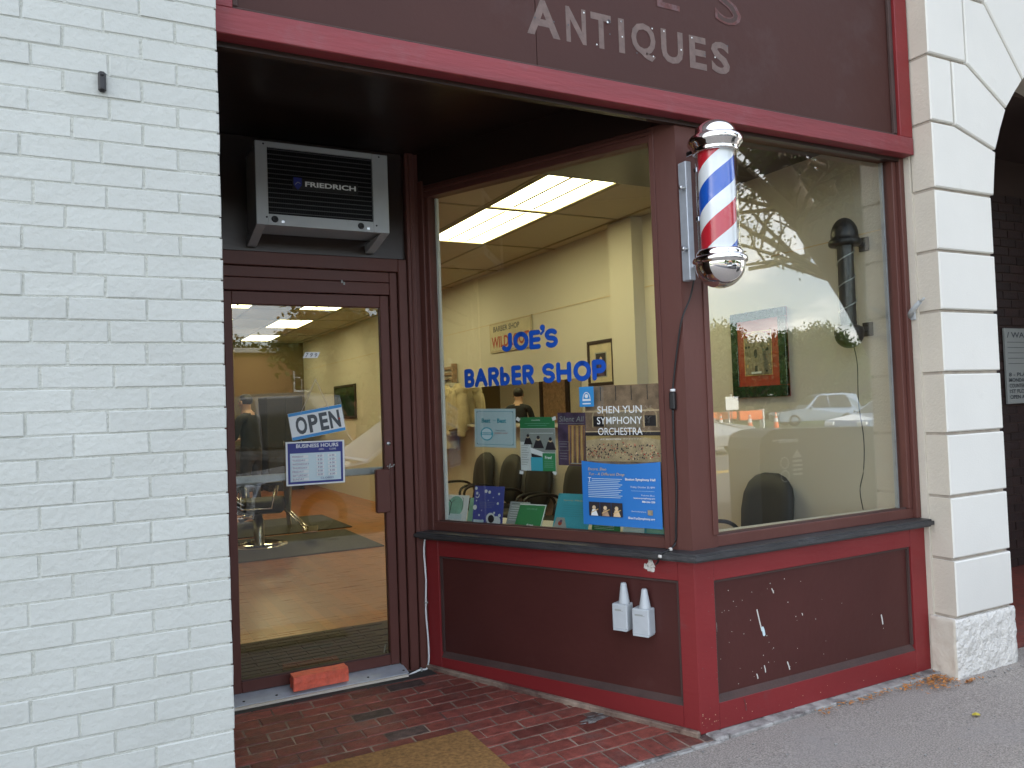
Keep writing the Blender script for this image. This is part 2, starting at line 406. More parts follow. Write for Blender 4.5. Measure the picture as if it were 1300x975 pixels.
# text: cached outline meshes, laid flat facing -y, fitted into a rectangle
_tcache = {}
def text_mesh(body, bold=0.0):
    key = (body, bold)
    if key not in _tcache:
        cu = bpy.data.curves.new('t', 'FONT'); cu.body = body; cu.offset = bold; cu.resolution_u = 3
        ob = bpy.data.objects.new('t', cu); C.objects.link(ob)
        dg = bpy.context.evaluated_depsgraph_get()
        me = bpy.data.meshes.new_from_object(ob.evaluated_get(dg))
        vs_ = [v.co.copy() for v in me.vertices]; fs = [tuple(p.vertices) for p in me.polygons]
        bpy.data.objects.remove(ob); bpy.data.curves.remove(cu); bpy.data.meshes.remove(me)
        x0 = min(v.x for v in vs_); x1 = max(v.x for v in vs_); y0 = min(v.y for v in vs_); y1 = max(v.y for v in vs_)
        _tcache[key] = ([((v.x-x0)/max(x1-x0, 1e-6), (v.y-y0)/max(y1-y0, 1e-6)) for v in vs_], fs)
    return _tcache[key]

class Print:
    """flat coloured printing: layers of ink a fraction of a millimetre proud of each other, facing -y"""
    def __init__(s): s.bm = bmesh.new(); s.mats = []; s.n = 0
    def mi(s, k):
        if k not in s.mats: s.mats.append(k)
        return s.mats.index(k)
    def lay(s): s.n += 1; return -0.0002*s.n
    def poly(s, pts, k):
        y = s.lay(); f = s.bm.faces.new([s.bm.verts.new((x, y, z)) for x, z in pts]); f.material_index = s.mi(k)
    def rect(s, x0, z0, x1, z1, k): s.poly([(x0, z0), (x1, z0), (x1, z1), (x0, z1)], k)
    def disc(s, x, z, r, k, rz=None, n=20): s.poly([(x+r*math.cos(2*PI*i/n), z+(rz or r)*math.sin(2*PI*i/n)) for i in range(n)], k)
    def ring(s, x0, z0, x1, z1, w, k):
        s.rect(x0, z0, x1, z0+w, k); s.rect(x0, z1-w, x1, z1, k); s.rect(x0, z0+w, x0+w, z1-w, k); s.rect(x1-w, z0+w, x1, z1-w, k)
    def arc(s, x, z, r, w, a0, a1, k, n=14, rz=None):
        rz = rz or r
        o = [(x+r*math.cos(a0+(a1-a0)*i/n), z+rz*math.sin(a0+(a1-a0)*i/n)) for i in range(n+1)]
        i_ = [(x+(r-w)*math.cos(a0+(a1-a0)*i/n), z+(rz-w)*math.sin(a0+(a1-a0)*i/n)) for i in range(n+1)]
        y = s.lay()
        for a in range(n):
            f = s.bm.faces.new([s.bm.verts.new((p[0], y, p[1])) for p in (o[a], o[a+1], i_[a+1], i_[a])]); f.material_index = s.mi(k)
    def text(s, body, x0, z0, x1, z1, k, bold=0.0, slant=0.0):
        vs_, fs = text_mesh(body, bold); y = s.lay()
        V = [s.bm.verts.new((x0+(x1-x0)*u + slant*(z1-z0)*v, y, z0+(z1-z0)*v)) for u, v in vs_]
        for f in fs:
            try: s.bm.faces.new([V[i] for i in f]).material_index = s.mi(k)
            except ValueError: pass
    def stroke(s, pts, w, k):
        pts = [Vector(p) for p in pts]
        y = s.lay()
        def add(ps):
            f = s.bm.faces.new([s.bm.verts.new((p[0], y, p[1])) for p in ps]); f.material_index = s.mi(k)
        L, Rr = [], []
        n = len(pts)
        for i, p in enumerate(pts):
            d = (pts[min(i+1, n-1)]-pts[max(i-1, 0)])
            d.normalize(); q = Vector((-d.y, d.x))*w/2
            L.append(p+q); Rr.append(p-q)
        for i in range(n-1): add([L[i], L[i+1], Rr[i+1], Rr[i]])
        for p, e in ((pts[0], (pts[0]-pts[1])), (pts[-1], (pts[-1]-pts[-2]))):
            a = math.atan2(e.y, e.x)
            add([(p.x+w/2*math.cos(a-PI/2+PI*i/8), p.y+w/2*math.sin(a-PI/2+PI*i/8)) for i in range(9)])
    def done(s, name, parent, frame, label=None):
        return part(name, s._bm(), s.mats, parent, frame, label=label)
    def _bm(s): return s.bm

def arcpts(cx, cz, rx, rz, a0, a1, n=12):
    return [(cx+rx*math.cos(R(a0+(a1-a0)*i/n)), cz+rz*math.sin(R(a0+(a1-a0)*i/n))) for i in range(n+1)]

# frames: S = the splayed window side of the entrance, x runs from the door to the street corner, y into the shop
SX = 1.60
a_ = 0.4417834; b_ = 0.8971217
S = Matrix(((a_, b_, 0, 2.375-SX*a_), (-b_, a_, 0, 2.82+SX*b_), (0, 0, 1, 0), (0, 0, 0, 1)))
def Tr(x, y, z): return Matrix.Translation((x, y, z))

# ================================================================== SETTING: ground, street, building shell
bm = NB(); box(bm, -150, 150, -200, 120, -0.5, -0.16); struct('ground', bm, 'grass')
bm = NB()
nx, ny = 60, 24
vv = [[bm.verts.new((-14+32*i/nx, -0.9+3.7*j/ny, 0.008*noise.noise((i*0.7, j*0.8, 1)) - 0.004)) for j in range(ny+1)] for i in range(nx+1)]
for i in range(nx):
    for j in range(ny): bm.faces.new((vv[i][j], vv[i+1][j], vv[i+1][j+1], vv[i][j+1])).smooth = True
struct('sidewalk', bm, 'asphalt')
bm = NB(); box(bm, -14, 18, 2.78, 9, -0.12, -0.02); struct('sidewalk_base', bm, 'concrete')
bm = NB(); box(bm, -14, 60, -1.1, -0.9, -0.16, 0.0, 0.02); struct('kerb', bm, 'concrete')
bm = NB(); box(bm, -60, 90, -14.5, -1.1, -0.2, -0.13); struct('road', bm, 'road')
for k in range(-3, 9):
    bm = NB(); box(bm, k*6.0, k*6.0+2.4, -4.9, -4.78, -0.13, -0.126); struct('lane_marking', bm, 'white')
bm = NB(); box(bm, -60, 90, -8.05, -7.93, -0.13, -0.126); box(bm, -60, 90, -8.3, -8.18, -0.13, -0.126); struct('yellow_line', bm, 'yellow')
bm = NB(); box(bm, -60, 90, -17.5, -14.5, -0.2, 0.0); struct('far_pavement', bm, 'concrete')

def shell(name, boxes, m_):
    bm = NB()
    for b in boxes: box(bm, *b)
    return struct(name, bm, m_)
# interior
shell('interior_floor', [(-0.6, 3.97, 4.36, 16.7, 0.0, 0.09)], 'wood_floor')
bm = NB()
_a = [bm.verts.new((x, y, 0.088)) for x, y in ((1.75, 4.359), (2.42, 2.98), (2.55, 2.94), (3.969, 2.94), (3.969, 4.359))]
_b = [bm.verts.new((v.co.x, v.co.y, 0.0)) for v in _a]
bm.faces.new(_a); bm.faces.new(_b[::-1])
for i in range(5): bm.faces.new((_a[i], _b[i], _b[(i+1) % 5], _a[(i+1) % 5]))
struct('window_bay_floor', bm, 'wood_floor')
shell('interior_wall', [(3.97, 4.14, 2.93, 16.7, 0.0, 3.05), (-0.75, -0.6, 4.30, 16.7, 0.0, 3.05), 
                        (3.86, 3.972, 5.17, 5.49, 0.0, 2.984)], 'cream')
bm = NB(); box(bm, -0.6, 3.968, 4.36, 16.69, 2.4145, 2.4185); box(bm, 3.9655, 3.97, 2.95, 5.165, 2.414, 2.420); box(bm, 3.9655, 3.97, 5.495, 16.6, 2.414, 2.420)
bmesh.ops.delete(bm, geom=[v for v in bm.verts if v.co.x < 3.9 or abs(v.co.z-2.4145) < 1e-4 or abs(v.co.z-2.4185) < 1e-4], context='VERTS')
struct('wall_seam', bm, 'p_tan')
shell('interior_knee_wall', [(2.55, 3.97, 2.875, 2.93, 0.0, 0.80)], 'cream')
shell('back_wall', [(-0.75, 4.14, 16.7, 16.85, 0.0, 3.05)], 'dim_olive')
# suspended ceiling: 2 x 4 foot tiles on a metal grid, lit panels in some bays
shell('ceiling_void', [(-0.75, 4.14, 2.98, 16.85, 3.05, 3.1)], 'dark_wood')
ceil = thing('suspended_ceiling', None, None, (2, 8, 2.985), kind='structure')
gx = [-0.6, 0.18, 0.79, 1.40, 2.01, 2.62, 3.23, 3.84, 3.97]
gy = [2.95, 4.09] + [4.09+1.22*k for k in range(1, 11)] + [16.7]
lights = {(5, 1), (5, 2), (5, 4), (5, 6), (5, 8), (5, 10), (3, 6), (3, 8)}
S_inv = S.inverted()
def inside(x, y):
    if y > 4.36: return True
    p = S_inv @ Vector((x, y, 0)); return p.y > 0.05 and y > 2.9
for i in range(len(gx)-1):
    for j in range(len(gy)-1):
        x0, x1, y0, y1 = gx[i], gx[i+1], gy[j], gy[j+1]
        if not (inside(x1, y1)): continue
        xx0, yy0 = x0, y0
        if y0 < 4.3 and x1 < 2.2: yy0 = 4.34
        if yy0 >= y1-0.05: continue
        if (i, j) in lights: continue
        bm = NB(); box(bm, x0+0.006, x1-0.006, yy0+0.006, y1-0.006, 2.990, 3.002)
        part('ceiling_tile', bm, 'tile_mat', ceil)
bm = NB()
for x in gx[1:-1]: box(bm, x-0.012, x+0.012, 4.34 if x < 2.2 else 3.3, 16.7, 2.984, 2.9895)
for y in gy[2:-1]: box(bm, -0.6, 3.97, y-0.012, y+0.012, 2.9835, 2.989)
box(bm, 2.3, 3.97, 4.078, 4.102, 2.9835, 2.989)
part('grid_bar', bm, 'tbar', ceil)
n_ = 0
lab = ['nearest to the shop window', 'second from the shop window', 'third back from the shop window', 'in the middle of the shop', 'towards the back of the shop', 'at the very back of the shop']
cnt = {5: 0, 3: 2}
for (i, j) in sorted(lights, key=lambda q: (-q[0], q[1])):
    x0, x1, y0, y1 = gx[i], gx[i+1], gy[j], gy[j+1]
    t = thing('ceiling_light', 'lit fluorescent ceiling panel %s, %s row' % (lab[cnt[i]], 'window-side' if i == 5 else 'door-side'), 'ceiling light', ((x0+x1)/2, (y0+y1)/2, 2.99), group='fluorescent ceiling panels')
    cnt[i] += 1
    bm = NB()
    box(bm, x0+0.014, x0+0.04, y0+0.014, y1-0.014, 2.982, 3.03); box(bm, x1-0.04, x1-0.014, y0+0.014, y1-0.014, 2.982, 3.03)
    box(bm, x0+0.04, x1-0.04, y0+0.014, y0+0.03, 2.982, 3.03); box(bm, x0+0.04, x1-0.04, y1-0.03, y1-0.014, 2.982, 3.03)
    part('light_frame', bm, 'tbar', t)
    bm = NB(); box(bm, x0+0.04, x1-0.04, y0+0.03, y1-0.03, 2.99, 2.995)
    part('light_panel', bm, 'tube_light', t)
    bm = NB()
    for q in (0.36, 0.64): box(bm, x0+(x1-x0)*q-0.012, x0+(x1-x0)*q+0.012, y0+0.06, y1-0.06, 2.9865, 2.9885)
    part('lens_rib', bm, 'p_cream', t)

# shell above the shop front and beside it
shell('upper_storey', [(-6, 0.384, 2.70, 8, 3.42, 8.0), (0.384, 3.97, 2.86, 17, 3.12, 8.0), (3.97, 12, 2.70, 8, 4.40, 8.0), (-6, 14, 8, 17, 3.12, 8.0)], 'white_brick')
shell('neighbour_wall', [(-6, 0.368, 2.69, 4.24, -0.1, 3.42), (-6, -0.76, 4.24, 17, 0.0, 3.42)], 'white_brick')
shell('recess_soffit', [(0.384, 3.97, 2.865, 4.35, 2.96, 2.979)], 'soffit')
shell('recess_side_wall', [(0.368, 0.376, 2.70, 4.26, 0.0, 2.96)], 'soffit')

# ================================================================== painted brick wall on the left
wall = thing('brick_wall', 'white painted brick wall beside the shop entrance', 'wall', (0, 2.66, 0))
bm = NB(); box(bm, -6, 0.380, 2.6628, 2.69, -0.1, 3.42)
part('mortar', bm, 'white_mortar', wall)
def brick_mesh(sx_, sy_, sz_, m_, seed, bev=0.0028, jit=0.0014):
    rnd = random.Random(seed)
    bm = NB(); box(bm, 0, sx_, 0, sy_, 0, sz_)
    fr = [f for f in bm.faces if abs(f.calc_center_median().y) < 1e-5]
    bmesh.ops.bevel(bm, geom=list({e for f in fr for e in f.edges}), offset=bev, segments=1, affect='EDGES')
    for v in bm.verts:
        v.co += Vector((rnd.uniform(-jit, jit), rnd.uniform(-jit, jit)*0.6, rnd.uniform(-jit, jit)))
    return mesh_of(bm, 'brick', m_)
var = {}
def brick_obj(x0, x1, z0, y, parent):
    k = (round((x1-x0)*200), random.randrange(7))
    if k not in var: var[k] = brick_mesh(k[0]/200, 0.016, 0.0625, 'white_brick', hash(k) % 9999)
    o = bpy.data.objects.new('brick', var[k]); C.objects.link(o); o.parent = parent
    o.location = Vector((x0, y, z0)) - parent.location
    return o
rows = []
z = 1.994 - 0.067*30
XR = 0.3845
far = NB()
nb = 0
for r in range(52):
    zr = z + 0.067*r
    x = XR + random.uniform(-0.0015, 0.0015)
    first = True
    while x > -6:
        L = (0.222 if r % 2 else 0.122) if first else 0.2005 + random.choice((-0.01, 0, 0.01))
        x0 = x - L + 0.0035
        y = 2.6600 + random.uniform(-0.0012, 0.0015)
        if x0 > -0.66: brick_obj(x0, x, zr+0.002, y, wall); nb += 1
        elif x > -3.2: box(far, x0, x, y, y+0.012, zr+0.002, zr+0.0645)
        else: break
        x -= L; first = False
part('brick_courses', far, 'white_brick', wall, kind='stuff')
t = single('wall_hook', (lambda bm: (box(bm, 0.045, 0.067, 2.640, 2.659, 2.475, 2.537, 0.006), tube(bm, [(0.056, 2.642, 2.527), (0.056, 2.634, 2.527)], 0.005, 8), tube(bm, [(0.056, 2.642, 2.485), (0.056, 2.634, 2.485)], 0.005, 8), bm)[-1])(NB()), 'black', 'small black metal clip screwed to the white brick wall', 'hook', (0.056, 2.66, 2.5))

# ================================================================== white stone arch on the right
arch = thing('stone_arch', 'white painted rusticated stone arch with deep joints right of the shop', 'arch', (5.4, 2.66, 0))
CX, CZ, AR = 5.43, 2.56, 0.93
def inset(pts, d):
    n = len(pts); out = []
    A = sum(pts[i][0]*pts[(i+1) % n][1]-pts[(i+1) % n][0]*pts[i][1] for i in range(n))
    sg = 1 if A > 0 else -1
    for i in range(n):
        p0, p1, p2 = Vector(pts[i-1]), Vector(pts[i]), Vector(pts[(i+1) % n])
        d1 = (p1-p0).normalized(); d2 = (p2-p1).normalized()
        n1 = Vector((-d1.y, d1.x))*sg; n2 = Vector((-d2.y, d2.x))*sg
        k = 1+n1.dot(n2)
        out.append(tuple(p1+(n1+n2)*d/max(k, 0.2)))
    return out
def arcto(p, q, n=4):
    a0 = math.atan2(p[1]-CZ, p[0]-CX); a1 = math.atan2(q[1]-CZ, q[0]-CX)
    return [(CX+AR*math.cos(a0+(a1-a0)*i/n), CZ+AR*math.sin(a0+(a1-a0)*i/n)) for i in range(n+1)]
XE = 4.475
blocks = [[(3.97, a), (XE, a), (XE, b), (3.97, b)] for a, b in ((.311, .612), (.612, .94), (.94, 1.27), (1.27, 1.592), (1.592, 1.92), (1.92, 2.24), (2.24, 2.57))]
blocks.append([(3.97, 2.57)] + arcto((4.50, 2.57), (4.54, 2.83), 3) + [(4.175, 2.93), (3.97, 2.93)])
blocks.append([(3.97, 2.93), (4.175, 2.93), (4.175, 3.29), (3.97, 3.29)])
blocks.append([(4.175, 2.93)] + arcto((4.54, 2.83), (4.67, 3.08)) + [(4.305, 3.29), (4.175, 3.29)])
blocks.append([(3.97, 3.29), (4.305, 3.29), (4.305, 3.67), (3.97, 3.67)])
blocks.append([(4.305, 3.29)] + arcto((4.67, 3.08), (4.84, 3.28)) + [(4.50, 3.67), (4.305, 3.67)])
blocks.append([(3.97, 3.67), (4.50, 3.67), (4.50, 4.05), (3.97, 4.05)])
blocks.append([(4.50, 3.67)] + arcto((4.84, 3.28), (5.12, 3.44)) + [(5.02, 4.05), (4.50, 4.05)])
def block_part(name, pts, y0=2.66, m_='stone', bev=0.006):
    bm = NB(); pi = inset(pts, 0.0085)
    prism(bm, pi, y0, 2.79, bev=bev)
    bm.normal_update(); bmesh.ops.recalc_face_normals(bm, faces=bm.faces)
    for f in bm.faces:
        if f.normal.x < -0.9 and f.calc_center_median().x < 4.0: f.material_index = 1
    return part(name, bm, [m_, 'stone_side'], arch)
for b in blocks:
    block_part('block', b, 2.66+random.uniform(-0.0015, 0.0015))
    block_part('block', [(2*CX-x, z) for x, z in b][::-1], 2.66+random.uniform(-0.0015, 0.0015))
block_part('keystone', [(5.02, 4.05)] + arcto((5.12, 3.44), (2*CX-5.12, 3.44)) + [(2*CX-5.02, 4.05)], 2.64)
def plinth(x0, x1):
    bm = NB()
    nxx, nz = 26, 18
    def P(u, v, face):
        return u, v
    # front face and left face as displaced grids
    pts = {}
    path = [(x0, 2.80-0.14*i/8) for i in range(8)] + [(x0+(x1-x0)*i/nxx, 2.66) for i in range(nxx+1)] + [(x1, 2.66+0.14*i/6) for i in range(1, 7)]
    for i, (x, y) in enumerate(path):
        for j in range(nz+1):
            zz_ = -0.03 + 0.334*j/nz
            nn = noise.fractal((x*22, y*22, zz_*22), 0.8, 2.2, 4)*0.0055
            edge = 0 if 0 < j < nz else -0.004
            dx = -1 if i <= 8 else (1 if i > 8+nxx else 0); dy = -1 if 8 <= i <= 8+nxx else 0
            pts[i, j] = bm.verts.new((x+dx*(nn+edge), y+dy*(nn+edge), zz_))
    for i in range(len(path)-1):
        for j in range(nz):
            f = bm.faces.new((pts[i, j], pts[i+1, j], pts[i+1, j+1], pts[i, j+1])); f.smooth = True
            if i < 8: f.material_index = 1
    top = [pts[i, nz] for i in range(len(path))]
    bm.faces.new(top)
    return part('plinth_block', bm, ['plinth', 'stone_side'], arch)
plinth(3.955, 4.478); plinth(2*CX-4.478, 2*CX-3.955)
bm = NB()
box(bm, 3.987, XE-0.010, 2.682, 2.795, 0.29, 2.57); box(bm, 2*CX-XE+0.010, 2*CX-3.987, 2.682, 2.795, 0.29, 2.57)
cp = [(3.987, 2.57)] + arcto((4.51, 2.57), (CX, CZ+AR+0.01), 12) + [(CX, 4.05), (3.987, 4.05)]
cp = [(p[0]-0.010 if 0 < i < 14 else p[0], p[1]) for i, p in enumerate(cp)]
prism(bm, cp, 2.682, 2.795); prism(bm, [(2*CX-x, z) for x, z in cp][::-1], 2.682, 2.795)
part('joint_bed', bm, 'joint_paint', arch)
bm = NB(); box(bm, 3.968, 4.48, 2.791, 3.1, -0.05, 2.57, mi=0); box(bm, 2*CX-4.48, 2*CX-3.968, 2.791, 3.1, -0.05, 2.57)
cp2 = [(3.968, 2.57)] + arcto((4.50, 2.57), (CX, CZ+AR), 12) + [(CX, 4.40), (3.968, 4.40)]
prism(bm, cp2, 2.797, 3.1); prism(bm, [(2*CX-x, z) for x, z in cp2][::-1], 2.797, 3.1)
part('pier', bm, 'stone_side', arch)
bm = NB(); box(bm, 3.968, 2*CX-3.968, 2.67, 2.79, 4.055, 4.40); part('course', bm, 'stone', arch)
# passage behind the arch
shell('passage_ceiling', [(4.15, 9, 3.1, 4.2, 3.45, 3.6)], 'dark_joint')
shell('passage_floor', [(4.15, 9, 2.82, 4.2, -0.02, 0.015)], 'paver')
pw = thing('passage_wall', 'dark brown brick wall seen through the arch', 'wall', (7, 4.02, 0))
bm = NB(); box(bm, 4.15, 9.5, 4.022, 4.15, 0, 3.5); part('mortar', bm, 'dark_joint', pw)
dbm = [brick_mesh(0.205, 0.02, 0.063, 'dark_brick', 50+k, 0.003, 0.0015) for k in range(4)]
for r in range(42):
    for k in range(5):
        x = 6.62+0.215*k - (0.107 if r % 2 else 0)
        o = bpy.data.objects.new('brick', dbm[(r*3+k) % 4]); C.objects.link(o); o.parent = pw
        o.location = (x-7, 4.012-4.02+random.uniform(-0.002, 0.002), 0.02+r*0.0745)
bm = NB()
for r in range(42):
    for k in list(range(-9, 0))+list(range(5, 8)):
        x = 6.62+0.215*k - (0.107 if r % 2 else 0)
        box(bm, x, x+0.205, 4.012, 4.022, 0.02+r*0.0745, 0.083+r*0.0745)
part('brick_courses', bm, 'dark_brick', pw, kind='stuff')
shell('passage_side_wall', [(8.0, 8.3, 2.8, 4.1, 0, 3.5), (4.145, 4.48, 3.102, 4.02, 0, 3.5)], 'dark_joint')
pl = thing('directory_sign', 'grey directory sign lettered in black on the dark brick passage wall', 'sign', (7.2, 4.0, 1.69))
bm = NB(); box(bm, 6.775, 7.65, 3.985, 4.008, 1.37, 2.005, 0.004); part('sign_panel', bm, 'p_grey', pl)
p = Print()
fr_ = Tr(0, 3.984, 0)
p.text('/ WACHS', 6.80, 1.925, 7.25, 1.972, 'p_text', 0.02)
for k in range(5): p.rect(6.80, 1.885-k*0.045, 7.6, 1.889-k*0.045, 'p_text')
for k, s_ in enumerate(('8 - PLACE', 'MONDAY - FRI', 'COUNTER - INN', '1ST FLOOR - 1', 'OPEN ALL 24')):
    p.text(s_, 6.80, 1.60-k*0.047, 7.14+0.03*(k % 2), 1.632-k*0.047, 'p_text', 0.02)
p.done('lettering', pl, fr_)

# ================================================================== entrance paving
pav = thing('entry_paving', None, None, (1.4, 3.4, 0), kind='structure')
sl = 0.033
def pz(y): return 0.004 + sl*(y-2.75)
tilt = Matrix.Rotation(math.atan(sl), 4, 'X')
bm = NB(); v = [bm.verts.new(c) for c in ((0.2, 2.765, pz(2.765)-0.0012), (2.6, 2.765, pz(2.765)-0.0012), (2.6, 4.35, pz(4.35)-0.0012), (0.2, 4.35, pz(4.35)-0.0012))]
bm.faces.new(v); w = [bm.verts.new((q.co.x, q.co.y, -0.1)) for q in v]
for i in range(4): bm.faces.new((v[i], w[i], w[(i+1) % 4], v[(i+1) % 4]))
part('mortar_bed', bm, 'joint', pav)
def paver_mesh(lx, ly, m_, seed):
    rnd = random.Random(seed); bm = NB(); box(bm, 0, lx, 0, ly, -0.05, 0)
    tf = [f for f in bm.faces if f.calc_center_median().z > -0.001]
    bmesh.ops.bevel(bm, geom=list({e for f in tf for e in f.edges}), offset=0.0025, segments=1, affect='EDGES')
    for q in bm.verts: q.co += Vector((rnd.uniform(-.0025, .0025), rnd.uniform(-.0025, .0025), rnd.uniform(-.001, .001)))
    return mesh_of(bm, 'brick', m_)
pm = {}
def paver(x, y, lx, ly, dark=False):
    k = (round(lx*100), round(ly*100), random.randrange(4), dark)
    if k not in pm: pm[k] = paver_mesh(lx, ly, 'paver_dark' if dark else 'paver', hash(k) % 999)
    o = bpy.data.objects.new('brick', pm[k]); C.objects.link(o); o.parent = pav
    o.matrix_local = Tr(x-1.4, y-3.4, pz(y)+0.001+random.uniform(-0.0012, 0.0012)) @ tilt
def outside_bay(x, y): return (S_inv @ Vector((x, y, 0))).y < 0.06
x = 0.30
k = 0
while x < 2.44:
    if outside_bay(x, 2.78) or x < 2.36: paver(x, 2.768, 0.081, 0.150, k % 9 == 5)
    x += 0.0895; k += 1
y = 2.928; r = 0
while y < 4.2:
    x = 0.20 + (0.098 if r % 2 else 0) + random.uniform(-0.02, 0.02)
    while x < 2.4:
        if outside_bay(x, y+0.05): paver(x, y, 0.187, 0.083, random.random() < 0.05)
        x += 0.1955
    y += 0.092; r += 1
bm = NB()
for i in range(26):
    x0 = 0.2 + 2.24*i/26
    box(bm, x0, x0+2.24/26-0.002, 2.738+random.uniform(-.004, .004), 2.764, -0.03, 0.005+random.uniform(-.002, .003), 0.004)
part('edging', bm, 'concrete', pav)
bm = NB(); box(bm, -0.01, 1.60, -0.03, 0.0, 0.0, 0.03, 0.006); 
for q in bm.verts: q.co.z += 0.046*(1-q.co.x/1.6)
part('mortar_fillet', bm, 'joint', pav, S)
bm = NB(); box(bm, 0.38, 1.66, 4.135, 4.26, -0.02, pz(4.2)+0.003, 0.003); part('dark_strip', bm, 'rubber', pav)  # dark strip along the foot of the threshold riser

bm = NB(); rq = random.Random(15)
for k in range(26):
    x = 2.06+rq.gauss(0, 0.035); y = 3.20+rq.gauss(0, 0.018)+0.3*(x-2.06); r_ = rq.uniform(0.003, 0.012)
    bm.faces.new([bm.verts.new((x+r_*2.2*math.cos(a), y+r_*0.8*math.sin(a), pz(y)+0.0035+k*0.00002)) for a in [i*PI/4 for i in range(8)]])
part('paint_splash', bm, 'concrete', pav, kind='stuff')
mt = single('door_mat', (lambda bm: (box(bm, 0.72, 1.495, 2.90, 3.375, 0.012, 0.030, 0.004), bm)[-1])(NB()), 'coir', 'worn tan coir doormat lying on the red brick entrance floor', 'doormat', (1.1, 3.1, 0.02))
for q in mt.data.vertices: q.co.z += sl*(q.co.y+3.1-2.95)
bm = NB()
x0 = 2.41
while x0 < 3.955:
    xl = min(random.uniform(0.05, 0.26), 3.965-x0)
    box(bm, x0, x0+xl-0.0015, 2.755+random.uniform(-.008, .006), 2.83, -0.05, 0.012+random.uniform(-.003, .003), 0.005)
    x0 += xl
box(bm, 2.40, 2.475, 2.745, 2.83, -0.05, 0.014, 0.008)
struct('concrete_ledge', bm, 'concrete')

# ================================================================== shop front (bay)
bay = thing('shop_front', 'maroon and red timber shop front bay with two large windows over panelled bases', 'shop front', (2.4, 2.85, 0))
FR = Matrix.Identity(4)
def base(frame, x0, x1, yf, zb, p0, p1, pb, pt, lab_):
    bm = NB(); box(bm, x0, x1, yf+0.022, yf+0.05, zb, 0.786)
    pn = part('base_panel', bm, 'panel', bay, frame)
    bm = NB(); box(bm, p0, p1, yf, yf+0.03, pt, 0.786, 0.002); part('top_rail', bm, 'red', bay, frame)
    bm = NB(); box(bm, p0, p1, yf, yf+0.03, zb, pb-0.026, 0.002); part('bottom_rail', bm, 'red', bay, frame)
    bm = NB(); box(bm, x0, p0, yf-0.0015, yf+0.03, zb, 0.786, 0.002); part('stile', bm, 'red', bay, frame)
    bm = NB(); box(bm, p1, x1, yf-0.0015, yf+0.03, zb, 0.786, 0.002); part('stile', bm, 'red', bay, frame)
    bm = NB()
    # sloped dusty bottom moulding and thin beads round the panel
    v = [bm.verts.new(c) for c in ((p0, yf+0.001, pb-0.026), (p1, yf+0.001, pb-0.026), (p1, yf+0.010, pb-0.016), (p0, yf+0.010, pb-0.016), (p0, yf+0.021, pb+0.004), (p1, yf+0.021, pb+0.004))]
    bm.faces.new((v[0], v[1], v[2], v[3])); bm.faces.new((v[3], v[2], v[5], v[4]))
    w = [bm.verts.new((q.co.x, yf+0.03, q.co.z)) for q in (v[0], v[1], v[5], v[4])]
    bm.faces.new(w); 
    box(bm, p0, p0+0.014, yf+0.010, yf+0.0215, pb+0.004, pt-0.012); box(bm, p1-0.014, p1, yf+0.010, yf+0.0215, pb+0.004, pt-0.012); box(bm, p0, p1, yf+0.010, yf+0.0215, pt-0.012, pt)
    part('moulding', bm, 'moulding', pn, frame)
base(S, 0.0, SX, 0.0, 0.02, 0.088, 1.522, 0.150, 0.682, '')
base(FR, 2.3755, 3.968, 2.82, 0.012, 2.487, 3.850, 0.155, 0.676, '')

# sill: plan outline
def S2(x, y): q = S @ Vector((x, y, 0)); return (q.x, q.y)
def meet(ys, Y):      # where the line y=ys of the splay frame meets world Y
    p = S @ Vector((0, ys, 0)); t = (Y-p.y)/(-b_); return (p.x + a_*t, Y)
bm = NB()
def plan(bm, pts, z0, z1, mi=0, bev=0):
    a = [bm.verts.new((x, y, z0)) for x, y in pts]; b = [bm.verts.new((x, y, z1)) for x, y in pts]
    bm.faces.new(a[::-1]); tf = bm.faces.new(b)
    for i in range(len(pts)): bm.faces.new((a[i], a[(i+1) % len(pts)], b[(i+1) % len(pts)], b[i]))
    if bev: bmesh.ops.bevel(bm, geom=list(tf.edges), offset=bev, segments=2, affect='EDGES')
plan(bm, [S2(-0.035, -0.062), meet(-0.062, 2.757), (3.967, 2.757), (3.967, 2.86), meet(0.045, 2.86), S2(-0.0, 0.045)], 0.788, 0.817, bev=0.009)
plan(bm, [S2(-0.02, -0.040), meet(-0.040, 2.778), (3.967, 2.778), (3.967, 2.86), meet(0.04, 2.86), S2(-0.0, 0.04)], 0.776, 0.7885)
part('sill', bm, 'sill', bay)
# corner post
bm = NB(); plan(bm, [S2(1.462, 0.030), meet(0.030, 2.848), (2.545, 2.848), (2.545, 2.93), S2(1.462, 0.115)], 0.817, 2.80)
part('corner_post', bm, 'maroon', bay)
bm = NB(); box(bm, 1.452, 1.478, 0.022, 0.031, 0.817, 2.77, 0.003); part('post_bead', bm, 'maroon', bay, S)
bm = NB(); box(bm, 2.518, 2.549, 2.840, 2.849, 0.874, 2.77, 0.003); part('post_bead', bm, 'maroon', bay)

